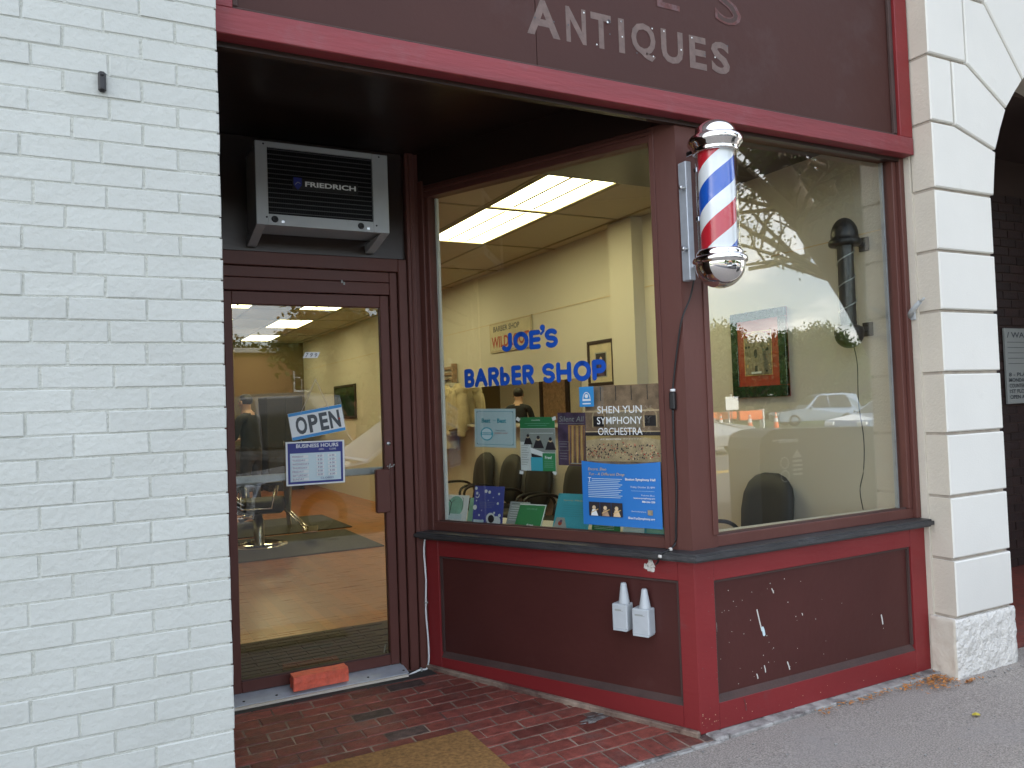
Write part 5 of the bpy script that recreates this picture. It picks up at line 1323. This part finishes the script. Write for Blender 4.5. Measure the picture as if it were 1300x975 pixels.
# barber chairs
def barber_chair(label, cape):
    t = thing('barber_chair', label, 'barber chair', (0, 0, 0))
    bm = NB(); lathe(bm, [(0, 0.035), (0.05, 0.05), (0.20, 0.035), (0.29, 0.018), (0.30, 0.0)], 32); part('base', bm, 'chrome', t)
    bm = NB(); lathe(bm, [(0.055, 0.03), (0.055, 0.28), (0.042, 0.285), (0.042, 0.38)], 20); part('column', bm, 'steel', t)
    bm = NB(); box(bm, -0.27, 0.27, -0.28, 0.24, 0.36, 0.50, 0.045, seg=3); part('seat', bm, 'black_soft', t, smooth=True)
    bm = NB(); box(bm, -0.26, 0.26, -0.05, 0.06, 0.0, 0.50, 0.04, T=Tr(0, 0.29, 0.50) @ Matrix.Rotation(R(-14), 4, 'X'), seg=3); part('backrest', bm, 'black_soft', t, smooth=True)
    bm = NB(); box(bm, -0.12, 0.12, -0.04, 0.04, 0.54, 0.70, 0.03, T=Tr(0, 0.30, 0.50) @ Matrix.Rotation(R(-14), 4, 'X'), seg=2); part('headrest', bm, 'black_soft', t, smooth=True)
    for sgn in (-1, 1):
        bm = NB(); box(bm, 0.28*sgn-0.03, 0.28*sgn+0.03, -0.27, 0.20, 0.66, 0.70, 0.015, seg=2); part('armrest', bm, 'black_soft', t)
        bm = NB(); tube(bm, [(0.28*sgn, -0.20, 0.67), (0.28*sgn, -0.16, 0.42), (0.28*sgn, 0.15, 0.42), (0.28*sgn, 0.16, 0.67)], 0.012, 8); part('arm_frame', bm, 'chrome', t)
    bm = NB(); tube(bm, [(-0.12, -0.26, 0.40), (-0.12, -0.50, 0.16)], 0.012, 8); tube(bm, [(0.12, -0.26, 0.40), (0.12, -0.50, 0.16)], 0.012, 8); box(bm, -0.20, 0.20, -0.62, -0.46, 0.12, 0.15, 0.01); part('footrest', bm, 'chrome', t)
    bm = NB(); tube(bm, [(0.05, 0.05, 0.30), (0.26, 0.16, 0.40), (0.33, 0.18, 0.42)], 0.009, 8); part('lever', bm, 'chrome', t)
    return t
ch = barber_chair('black barber chair with chrome base standing nearer the door', True)
ch.location = (1.62, 9.05, 0.10); ch.rotation_euler = (0, 0, R(75))
c2 = copy_tree(ch); c2.location = (1.35, 10.9, 0.10); c2.rotation_euler = (0, 0, R(60)); c2['label'] = 'farther black barber chair beside the barber in black'
for q in (ch, c2): q['group'] = 'barber chairs'
bm = NB(); n = 14
g = [[None]*(n+1) for _ in range(9)]
for i in range(9):
    for j in range(n+1):
        u, v = i/8, j/n
        if v < 0.3: x = 1.72+0.20*v/0.3; z = 0.83-0.02*v
        else: x = 1.925+0.015*math.sin(u*9+v*4)+0.03*(v-0.3); z = 0.82-0.62*(v-0.3)/0.7*(1-0.35*(1-u)**2)
        y = 8.86+0.26*u*(1-0.45*max(0, v-0.3))+0.05*v
        g[i][j] = bm.verts.new((x, y, z))
for i in range(8):
    for j in range(n): bm.faces.new((g[i][j], g[i+1][j], g[i+1][j+1], g[i][j+1])).smooth = True
cp_ = single('barber_cape', bm, 'cape', 'pale cutting cape draped over the arm of the nearer barber chair', 'cape', (1.85, 8.95, 0.8))
md = cp_.modifiers.new('thick', 'SOLIDIFY'); md.thickness = 0.006

# back of the shop
def cab(name, label, cat, x0, x1, y0, y1, z0, z1, m_, doors=2):
    t = thing(name, label, cat, ((x0+x1)/2, (y0+y1)/2, z0))
    bm = NB(); box(bm, x0, x1, y0, y1, z0, z1, 0.008); part('carcass', bm, m_, t)
    for k in range(doors):
        a = x0+0.01+(x1-x0-0.02)*k/doors; b = x0+0.01+(x1-x0-0.02)*(k+1)/doors
        bm = NB(); box(bm, a+0.005, b-0.005, y0-0.018, y0-0.001, z0+0.06, z1-0.03, 0.004); d = part('cabinet_door', bm, m_, t)
        bm = NB(); tube(bm, [(b-0.04, y0-0.035, (z0+z1)/2-0.05), (b-0.04, y0-0.035, (z0+z1)/2+0.05)], 0.006, 8); part('handle', bm, 'steel', d)
cab('cupboard', 'tall dark cupboard against the back wall of the shop', 'cupboard', 2.95, 3.62, 15.4, 16.2, 0.09, 1.86, 'rubber')
cab('low_cabinet', 'low dark cabinet beside the tall cupboard', 'cabinet', 2.0, 2.9, 15.7, 16.3, 0.09, 0.95, 'dark_wood', 3)
cab('work_counter', 'dark work counter along the left wall of the shop', 'counter', -0.58, -0.1, 8.0, 12.6, 0.09, 0.92, 'dark_wood', 1)
t = thing('notice_board', 'dark green notice board on the right wall at the back', 'notice board', (3.95, 13.6, 1.7))
bm = NB(); box(bm, 3.945, 3.966, 13.1, 14.3, 1.45, 1.95, 0.004); part('board', bm, 'p_darkgreen', t)
bm = NB(); box(bm, 3.938, 3.966, 13.06, 13.1, 1.41, 1.99, 0.003); box(bm, 3.938, 3.966, 14.3, 14.34, 1.41, 1.99, 0.003); box(bm, 3.9385, 3.966, 13.1, 14.3, 1.41, 1.45, 0.003); box(bm, 3.9385, 3.966, 13.1, 14.3, 1.95, 1.99, 0.003); part('frame', bm, 'dark_wood', t)
t = thing('inner_door', 'dark framed doorway on the left wall seen only in the mirror', 'door', (-0.58, 14.2, 0.09))
bm = NB(); box(bm, -0.599, -0.57, 13.75, 14.65, 0.09, 2.1, 0.004); part('panel', bm, 'p_brown', t)
bm = NB(); box(bm, -0.599, -0.55, 13.62, 13.74, 0.09, 2.2, 0.004); box(bm, -0.599, -0.55, 14.66, 14.78, 0.09, 2.2, 0.004); part('frame', bm, 'dark_wood', t)

# ------------------------------------------------------------------ the barber
def person(loc, rz):
    t = thing('person', 'barber in black shirt and dark trousers standing beside the farther barber chair', 'person', loc, rz)
    J = {'pelvis': (0, 0, 0.93), 'waist': (0, 0.0, 1.06), 'chest': (0, -0.02, 1.25), 'upper': (0, -0.03, 1.38), 'neck': (0, -0.05, 1.47), 'head0': (0, -0.07, 1.54), 'head1': (0, -0.085, 1.60), 'head2': (0, -0.08, 1.655)}
    Rr = {'pelvis': (.155, .115), 'waist': (.145, .105), 'chest': (.165, .115), 'upper': (.13, .095), 'neck': (.056, .058), 'head0': (.066, .078), 'head1': (.076, .094), 'head2': (.062, .075)}
    E_ = [('pelvis', 'waist'), ('waist', 'chest'), ('chest', 'upper'), ('upper', 'neck'), ('neck', 'head0'), ('head0', 'head1'), ('head1', 'head2')]
    for s, sg in (('L', 1), ('R', -1)):
        J.update({'hip'+s: (.095*sg, 0, .86), 'knee'+s: (.11*sg, -.03, .48), 'ankle'+s: (.115*sg, .02, .09), 'toe'+s: (.13*sg, -.13, .035),
                  'sho'+s: (.175*sg, -.03, 1.385), 'elb'+s: (.235*sg, -.06, 1.12), 'wri'+s: (.17*sg, -.30, 1.10), 'palm'+s: (.155*sg, -.375, 1.105)})
        Rr.update({'hip'+s: (.093, .098), 'knee'+s: (.058, .06), 'ankle'+s: (.042, .048), 'toe'+s: (.042, .03), 'sho'+s: (.062, .062), 'elb'+s: (.042, .042), 'wri'+s: (.027, .022), 'palm'+s: (.036, .016)})
        E_ += [('pelvis', 'hip'+s), ('hip'+s, 'knee'+s), ('knee'+s, 'ankle'+s), ('ankle'+s, 'toe'+s), ('upper', 'sho'+s), ('sho'+s, 'elb'+s), ('elb'+s, 'wri'+s), ('wri'+s, 'palm'+s)]
        for f, (dx, dy, dz, ln) in enumerate(((.030, -.03, .0, .072), (.010, -.035, .004, .080), (-.010, -.035, .002, .076), (-.028, -.03, -.004, .060))):
            a = 'f%d%s' % (f, s); b = 'g%d%s' % (f, s)
            px, py, pz_ = J['palm'+s]
            J[a] = (px+dx*sg, py+dy, pz_+dz); J[b] = (px+dx*sg*1.15, py+dy-ln*0.75, pz_+dz-0.030)
            Rr[a] = (.0095, .0095); Rr[b] = (.0075, .0075); E_ += [('palm'+s, a), (a, b)]
        px, py, pz_ = J['wri'+s]
        J['t0'+s] = (px-.040*sg, py-.035, pz_-.008); J['t1'+s] = (px-.055*sg, py-.085, pz_-.018); Rr['t0'+s] = (.013, .012); Rr['t1'+s] = (.009, .009); E_ += [('wri'+s, 't0'+s), ('t0'+s, 't1'+s)]
    names = list(J); idx = {n: i for i, n in enumerate(names)}
    me = bpy.data.meshes.new('body'); me.from_pydata([J[n] for n in names], [(idx[a], idx[b]) for a, b in E_], []); me.update()
    o = bpy.data.objects.new('tmp', me); C.objects.link(o)
    sk = o.modifiers.new('s', 'SKIN'); sk.use_smooth_shade = True
    for i, n in enumerate(names):
        d = me.skin_vertices[0].data[i]; d.radius = Rr[n]; d.use_root = (n == 'pelvis')
    sb = o.modifiers.new('u', 'SUBSURF'); sb.levels = 2; sb.render_levels = 2
    dg = bpy.context.evaluated_depsgraph_get(); nm = bpy.data.meshes.new_from_object(o.evaluated_get(dg)); bpy.data.objects.remove(o)
    for k in ('skin', 'shirt', 'p_dark', 'black'): nm.materials.append(M[k])
    segs = [(Vector(J[a]), Vector(J[b]), a, b) for a, b in E_]
    for pf in nm.polygons:
        c_ = pf.center; best = None; pf.use_smooth = True
        for A_, B_, a, b in segs:
            d = B_-A_; u = max(0, min(1, (c_-A_).dot(d)/d.length_squared)); dist = (A_+d*u-c_).length
            if best is None or dist < best[0]: best = (dist, a, b, u)
        _, a, b, u = best
        k = 0
        if a in ('pelvis',) and b in ('hipL', 'hipR') or a.startswith(('hip',)): k = 2
        elif a.startswith('knee'): k = 2 if u < 0.85 else 3
        elif a.startswith('ankle'): k = 3
        elif a in ('waist', 'chest') or (a == 'upper' and b != 'neck') or (a == 'upper' and u < 0.35): k = 1
        elif a == 'pelvis': k = 1 if c_.z > 0.98 else 2
        elif a.startswith('sho'): k = 1
        elif a.startswith('elb'): k = 1 if u < 0.15 else 0
        pf.material_index = k
    nm.name = 'body'; ob = bpy.data.objects.new('body', nm); C.objects.link(ob); ob.parent = t
    Wt = W[t.name]
    def ell(bm, c, r, s=14):
        g_ = bmesh.ops.create_uvsphere(bm, u_segments=s, v_segments=10, radius=1)['verts']; bmesh.ops.transform(bm, matrix=Wt @ Tr(*c) @ Matrix.Diagonal((*r, 1)), verts=g_)
        return g_
    bm = NB(); ell(bm, (0, -0.068, 1.632), (.082, .098, .085), 18)
    Wi = Wt.inverted()
    bmesh.ops.delete(bm, geom=[v for v in bm.verts if (Wi @ v.co).y < -0.115 and (Wi @ v.co).z < 1.665 or (Wi @ v.co).z < 1.56], context='VERTS')
    part('hair', bm, 'hair', t, smooth=True)
    bm = NB(); ell(bm, (0, -0.180, 1.588), (.013, .018, .020), 8); part('nose', bm, 'skin', t, smooth=True)
    for sg in (-1, 1):
        bm = NB(); ell(bm, (.080*sg, -0.075, 1.595), (.010, .020, .030), 8); part('ear', bm, 'skin', t, smooth=True)
        bm = NB(); ell(bm, (.030*sg, -0.163, 1.612), (.012, .008, .007), 8); part('eye', bm, 'hair', t, smooth=True)
    bm = NB(); ell(bm, (0, -0.160, 1.545), (.024, .010, .006), 8); part('mouth', bm, 'p_redtext', t, smooth=True)
person((1.92, 11.15, 0.09), R(-140))

# ================================================================== across the street (seen in the glass)
rt_ = random.Random(77)
def tree(name, label, loc, height, spread, trunk_r, leaf, nleaf, seed, lowest=0.35, m_='leaf_far', levels=4, lean=(0, 0), group=None, droop=0.0, limbs=None, clear=False):
    t = thing(name, label, 'tree', loc, group=group)
    r_ = random.Random(seed)
    bm = NB(); tips = []
    def limb(p, d, L, r, lev):
        pts = [p.copy()]; q = p.copy(); dd = d.copy()
        for i in range(5):
            dd = (dd + Vector((r_.uniform(-.22, .22), r_.uniform(-.22, .22), r_.uniform(-.10, .16)-droop*(lev > 1)))).normalized(); q = q+dd*L/5; pts.append(q.copy())
        tube(bm, pts, r, max(4, 9-2*lev), r_end=r*0.55)
        if lev >= levels-1:
            tips.extend(pts[2:])
        if lev < levels:
            nb_ = 3 if lev < 2 else 4
            for k in range(nb_):
                u = r_.randrange(2, 6); a = r_.uniform(0, 2*PI); s_ = Vector((math.cos(a), math.sin(a), r_.uniform(-0.1, 0.5)))
                limb(pts[u], (dd*0.65+s_*0.75).normalized(), L*r_.uniform(0.5, 0.72), r*0.5, lev+1)
    top = Vector(loc)+Vector((lean[0], lean[1], height*lowest))
    pts = [Vector(loc)+Vector((lean[0]*u*u, lean[1]*u*u, height*lowest*u)) for u in (0, .25, .5, .75, 1)]
    tube(bm, pts, trunk_r, 12, r_end=trunk_r*0.8)
    for lp_, lr in (limbs or []):
        cp_ = curve(lp_, 5); tube(bm, cp_, lr, 10, r_end=lr*0.55)
        for k in range(9):
            j = r_.randrange(len(cp_)//4, len(cp_)); a = r_.uniform(0, 2*PI)
            d = ((cp_[min(j+1, len(cp_)-1)]-cp_[j-1]).normalized()*0.6+Vector((math.cos(a), math.sin(a), r_.uniform(-0.5, 0.5)))).normalized()
            limb(cp_[j], d, r_.uniform(0.8, 1.5), lr*0.28, 2)
    for k in range(5):
        a = 2*PI*k/5+r_.uniform(-.4, .4)
        d = Vector((math.cos(a)*spread, math.sin(a)*spread, r_.uniform(0.55, 1.3)+(0.9 if limbs else 0)))
        limb(top, d.normalized(), height*0.34*r_.uniform(0.8, 1.2), trunk_r*0.55, 1)
    part('trunk', bm, 'bark', t, smooth=True)
    bm = NB()
    for k in range(nleaf):
        c_ = r_.choice(tips)
        if clear and c_.x < 8.1 and c_.z < 3.35+0.35*math.sin(c_.x*3): continue
        c_ = c_+Vector((r_.gauss(0, 1), r_.gauss(0, 1), r_.gauss(0, .8)))*leaf*2.6
        a = Vector((r_.gauss(0, 1), r_.gauss(0, 1), r_.gauss(0, 1))).normalized(); b = a.orthogonal().normalized(); s_ = leaf*r_.uniform(.6, 1.3)
        bm.faces.new([bm.verts.new(c_+a*s_), bm.verts.new(c_+b*s_*.5), bm.verts.new(c_-a*s_), bm.verts.new(c_-b*s_*.5)])
    part('crown', bm, m_, t)
    return t
tree('street_tree', 'large spreading street tree at the kerb, right of the shop', (9.3, -0.75, 0), 8.0, 0.9, 0.36, 0.032, 13000, 5, lowest=0.34, m_='leaf', levels=4, lean=(-0.5, -0.2), clear=True,
     limbs=[([(9.0, -0.95, 1.9), (8.5, -1.0, 2.7), (7.75, -1.0, 3.5), (7.15, -1.1, 4.45), (6.6, -1.2, 5.4)], 0.23), ([(9.0, -0.95, 2.3), (8.65, -0.9, 3.2), (8.25, -0.95, 4.4), (8.0, -1, 5.6)], 0.19),
            ([(8.1, -1.0, 3.1), (7.3, -0.8, 3.5), (6.6, -0.7, 3.85), (5.8, -0.8, 4.35), (5.0, -0.9, 4.7)], 0.10), ([(9.0, -1, 2.3), (9.6, -2, 3.6), (10, -3, 5)], 0.2)])
tree('street_tree', 'slender street tree across the road opposite the door', (2.62, -9.2, 0), 10, 0.8, 0.16, 0.09, 6000, 9, lowest=0.62, m_='leaf', levels=3)
protos = [tree('background_tree', 'leafy green tree in the row across the street', (12+k*3, -42, -0.1), 9.0+0.8*k, 0.8, 0.3, 0.16, 15000, 40+k, lowest=0.12, levels=3, group='trees across the street') for k in range(3)]
k = 0
for x in [13, 18, 8, 3] + list(range(-14, 90, 5)):
    if k < 3: o = protos[k]
    else: o = copy_tree(protos[k % 3])
    o.location = (x+rt_.uniform(-1.5, 1.5), -46+rt_.uniform(-3, 3) if x < 30 else -38-(x-30)*0.1+rt_.uniform(-3, 3), -0.1)
    if k == 0: o.location = (10.4, -25, -0.1)
    if k == 1: o.location = (14.5, -27, -0.1); o.rotation_euler = (0, 0, rt_.uniform(0, 6.28)); s_ = rt_.uniform(0.78, 1.42); o.scale = (s_, s_, s_)
    k += 1
bm = NB(); rq = random.Random(99)
for k in range(12000):
    c_ = Vector((rq.uniform(-20, 95), -46+rq.gauss(0, 0.7), rq.uniform(-0.1, 3.4)+0.5*math.sin(k)))
    if c_.x > 30: c_.y += 5
    a = Vector((rq.gauss(0, 1), rq.gauss(0, 1), rq.gauss(0, 1))).normalized(); b = a.orthogonal().normalized(); s_ = rq.uniform(.25, .5)
    bm.faces.new([bm.verts.new(c_+a*s_), bm.verts.new(c_+b*s_*.6), bm.verts.new(c_-a*s_), bm.verts.new(c_-b*s_*.6)])
struct('hedge', bm, 'leaf_far', kind='stuff')
bl = thing('brick_building', 'low red brick building with a white arched window across the street', 'building', (7.5, -33, 0))
bm = NB(); box(bm, 0, 13, -40, -33, -0.1, 4.7); part('wall', bm, 'brick_far', bl)
bm = NB(); box(bm, -0.2, 13.2, -40.2, -32.8, 4.7, 4.95, 0.03); part('roof', bm, 'p_grey', bl)
for x in (2.0, 9.35):
    bm = NB(); box(bm, x, x+0.8, -32.99, -32.93, 2.7, 4.15, 0.01); wd_ = part('window', bm, 'white', bl)
    for a in (0, 1):
        for b in (0, 1):
            bm = NB(); box(bm, x+0.08+a*0.36, x+0.38+a*0.36, -32.93, -32.92, 2.8+b*0.68, 3.42+b*0.64); part('pane', bm, 'car_glass', wd_)

def car(label, m_, loc, rz, L=4.6, H=1.5, Wd=1.8, suv=False):
    t = thing('parked_car', label, 'car', loc, rz, group='cars on the street')
    F = W[t.name]; T0 = F
    prof = [(-L/2, .35), (-L/2+.02, .62), (-L/2+.10, .80), (-L*.18, .98), (-L*.02, H-.12), (L*.05, H-.02), (L*.28, H), (L*.38, H-.06), (L*.46, .98 if not suv else 1.2), (L/2-.02, .92), (L/2, .45), (L/2-.06, .28), (-L/2+.10, .24)]
    if suv: prof[7] = (L*.44, H-.08)
    bm = NB()
    n = len(prof)
    rings = []
    for y, sc_ in ((-Wd/2, 0.93), (-Wd/2+0.07, 1.0), (Wd/2-0.07, 1.0), (Wd/2, 0.93)):
        ring = []
        for x, z in prof:
            inw = max(0, (z-0.95))*0.28
            yy = (abs(y)-inw)*(1 if y > 0 else -1)
            ring.append(bm.verts.new((x*(0.985 if sc_ < 1 else 1), yy, 0.62+(z-0.62)*(0.96 if sc_ < 1 else 1))))
        rings.append(ring)
    for a, b in zip(rings, rings[1:]):
        for i in range(n): bm.faces.new((a[i], a[(i+1) % n], b[(i+1) % n], b[i]))
    bm.faces.new(rings[0]); bm.faces.new(rings[-1][::-1])
    part('body', bm, m_, t, F)
    def glassq(name, pts): 
        bm = NB(); bm.faces.new([bm.verts.new(q) for q in pts]); g_ = bmesh.ops.extrude_face_region(bm, geom=bm.faces[:]); bmesh.ops.translate(bm, vec=(0, 0, 0.006), verts=[v for v in g_['geom'] if isinstance(v, bmesh.types.BMVert)]); part(name, bm, 'car_glass', t, F)
    def yin(z): return Wd/2-0.01-max(0, z-.95)*.28
    glassq('windscreen', [(-L*.172, -yin(1.0)+.12, 1.0), (-L*.172, yin(1.0)-.12, 1.0), (-L*.028, yin(H-.14)-.12, H-.135), (-L*.028, -yin(H-.14)+.12, H-.135)])
    for sg in (-1, 1):
        for x0, x1, x2, x3 in ((-L*.13, L*.10, L*.09, 0.0), (L*.115, L*.37, L*.31, L*.105)):
            o_ = [(x0, 1.0), (x1, 1.0), (x2, H-.12), (x3, H-.12)]
            bm = NB(); vs_ = [bm.verts.new((x, sg*(yin(z)-0.015), z)) for x, z in o_]; vs2 = [bm.verts.new((x, sg*(yin(z)+0.012), z)) for x, z in o_]
            bm.faces.new(vs_); bm.faces.new(vs2[::-1])
            for i in range(4): bm.faces.new((vs_[i], vs_[(i+1) % 4], vs2[(i+1) % 4], vs2[i]))
            part('side_window', bm, 'car_glass', t, F)
        bm = NB(); box(bm, -L*.13, -L*.13+.16, sg*(Wd/2+.06)-.08, sg*(Wd/2+.06)+.08, .98, 1.10, .03); part('mirror', bm, m_, t, F)
        bm = NB(); box(bm, -L/2-.005, -L/2+.2, sg*(Wd/2-.25)-.18, sg*(Wd/2-.25)+.18, .62, .76, .02); part('headlight', bm, 'p_white', t, F)
        for x in (-L*.31, L*.30):
            bm = NB(); lathe(bm, [(0.20, -.11), (.30, -.11), (.335, -.08), (.335, .08), (.30, .11), (.20, .11)], 28, Tr(x, sg*(Wd/2-.10), .335) @ Matrix.Rotation(PI/2, 4, 'X')); wh = part('wheel', bm, 'black', t, F)
            bm = NB(); lathe(bm, [(0, .09), (.06, .095), (.19, .07), (.205, .10)], 24, Tr(x, sg*(Wd/2-.10), .335) @ Matrix.Rotation(PI/2*sg, 4, 'X')); part('rim', bm, 'steel', wh, F)
    bm = NB(); box(bm, -L/2-.012, -L/2+.05, -.5, .5, .40, .60, .01); gl_ = part('grille', bm, 'black', t, F)
    for k in range(3):
        bm = NB(); box(bm, -L/2-.022, -L/2+.03, -.5, .5, .43+k*.06, .445+k*.06, .003); part('grille_bar', bm, 'chrome', gl_, F)
    return t
car('silver car parked at the kerb in front of the shop', 'car_silver', (4.1, -2.55, -0.13), 0, 4.7, 1.62, 1.85, True)
car('tall dark grey van in the far lane opposite the door', 'car_grey', (2.5, -8.6, -0.13), 0, 5.0, 2.1, 1.9, True)
car('white estate car in the far lane beside the dark van', 'car_white', (7.7, -7.9, -0.13), 0, 4.7, 1.6, 1.8, True)
car('silver saloon car in the far lane beyond the white estate', 'car_silver', (15.6, -13.2, -0.13), PI, 4.6, 1.45)
car('pale blue car parked beyond the traffic cones', 'car_blue', (24.4, -12.6, -0.13), 0, 4.6, 1.5)
car('dark grey car parked on the left across the street', 'car_grey', (-1.5, -12.8, -0.13), PI, 4.6, 1.5)
car('pale blue tall car parked far off by the trees', 'car_blue', (37, -27, -0.13), 0.5, 4.8, 1.8, 1.9, True)
for (x, y, lb) in ((28.6, -25.6, 'leftmost orange traffic cone by the barrier'), (30.0, -25.0, 'middle orange traffic cone by the barrier'), (31.0, -24.2, 'rightmost orange traffic cone by the barrier')):
    t = thing('traffic_cone', lb, 'traffic cone', (x, y, -0.13), group='traffic cones')
    bm = NB(); lathe(bm, [(0.16, 0.03), (0.03, 0.92), (0, 0.92)], 16, Tr(x, y, -0.13)); part('cone', bm, 'orange', t)
    bm = NB(); lathe(bm, [(0.110, 0.42), (0.078, 0.62)], 16, Tr(x, y, -0.13)); lathe(bm, [(0.063, 0.72), (0.052, 0.80)], 16, Tr(x, y, -0.13)); part('band', bm, 'white', t)
    bm = NB(); box(bm, x-.2, x+.2, y-.2, y+.2, -0.13, -0.10, 0.01); part('base', bm, 'orange', t)
t = thing('road_barrier', 'orange road barrier behind the traffic cones', 'barrier', (30.5, -27, -0.13))
for k in range(3):
    bm = NB(); box(bm, 27.4+k*1.9, 29.1+k*1.9, -27.1, -26.95, 0.35+0.1*(k % 2), 0.85, 0.02); part('board', bm, 'orange', t)
for x in (27.6, 30.4, 32.9):
    bm = NB(); box(bm, x-.05, x+.05, -27.2, -26.9, -0.13, 0.9, 0.01); part('post', bm, 'white', t)
t = thing('road_sign', 'small white square road sign above the cones', 'sign', (30.2, -26.5, -0.13))
bm = NB(); tube(bm, [(30.2, -26.5, -0.13), (30.2, -26.5, 1.8)], 0.03, 8); part('post', bm, 'grey_metal', t)
bm = NB(); box(bm, 29.75, 30.65, -26.46, -26.44, 0.95, 1.65, 0.01); part('panel', bm, 'white', t)

t = thing('litter_bin', 'large dark grey pavement bin with rounded top and white markings', 'bin', (6.2, 0.6, 0))
bm = NB()
o_ = [(5.28, 0.0), (7.2, 0.0), (7.2, 1.10), (7.0, 1.17), (6.3, 1.19), (5.6, 1.21), (5.42, 1.20), (5.31, 1.14), (5.28, 1.04)]
prism(bm, o_, 0.05, 0.46, bev=0.015); part('casing', bm, 'bin_grey', t)
p = Print()
FB = Matrix(((-1, 0, 0, 7.2), (0, -1, 0, 0.4605), (0, 0, 1, 0), (0, 0, 0, 1)))
for (cx_, cz_) in ((1.62, 0.90), (1.62, 0.78)): p.arc(cx_, cz_, 0.055, 0.010, 0, 2*PI, 'white', n=20)
for k in range(4): p.rect(1.40, 0.78+k*0.04, 1.52, 0.80+k*0.04, 'white')
p.poly([(1.40, 0.94), (1.52, 0.94), (1.46, 1.02)], 'white'); p.rect(1.60, 1.10, 1.76, 1.115, 'white')
p.done('marking', t, FB)
bm = NB(); box(bm, 5.5, 5.75, 0.462, 0.475, 1.08, 1.11, 0.004); part('handle', bm, 'steel', t)
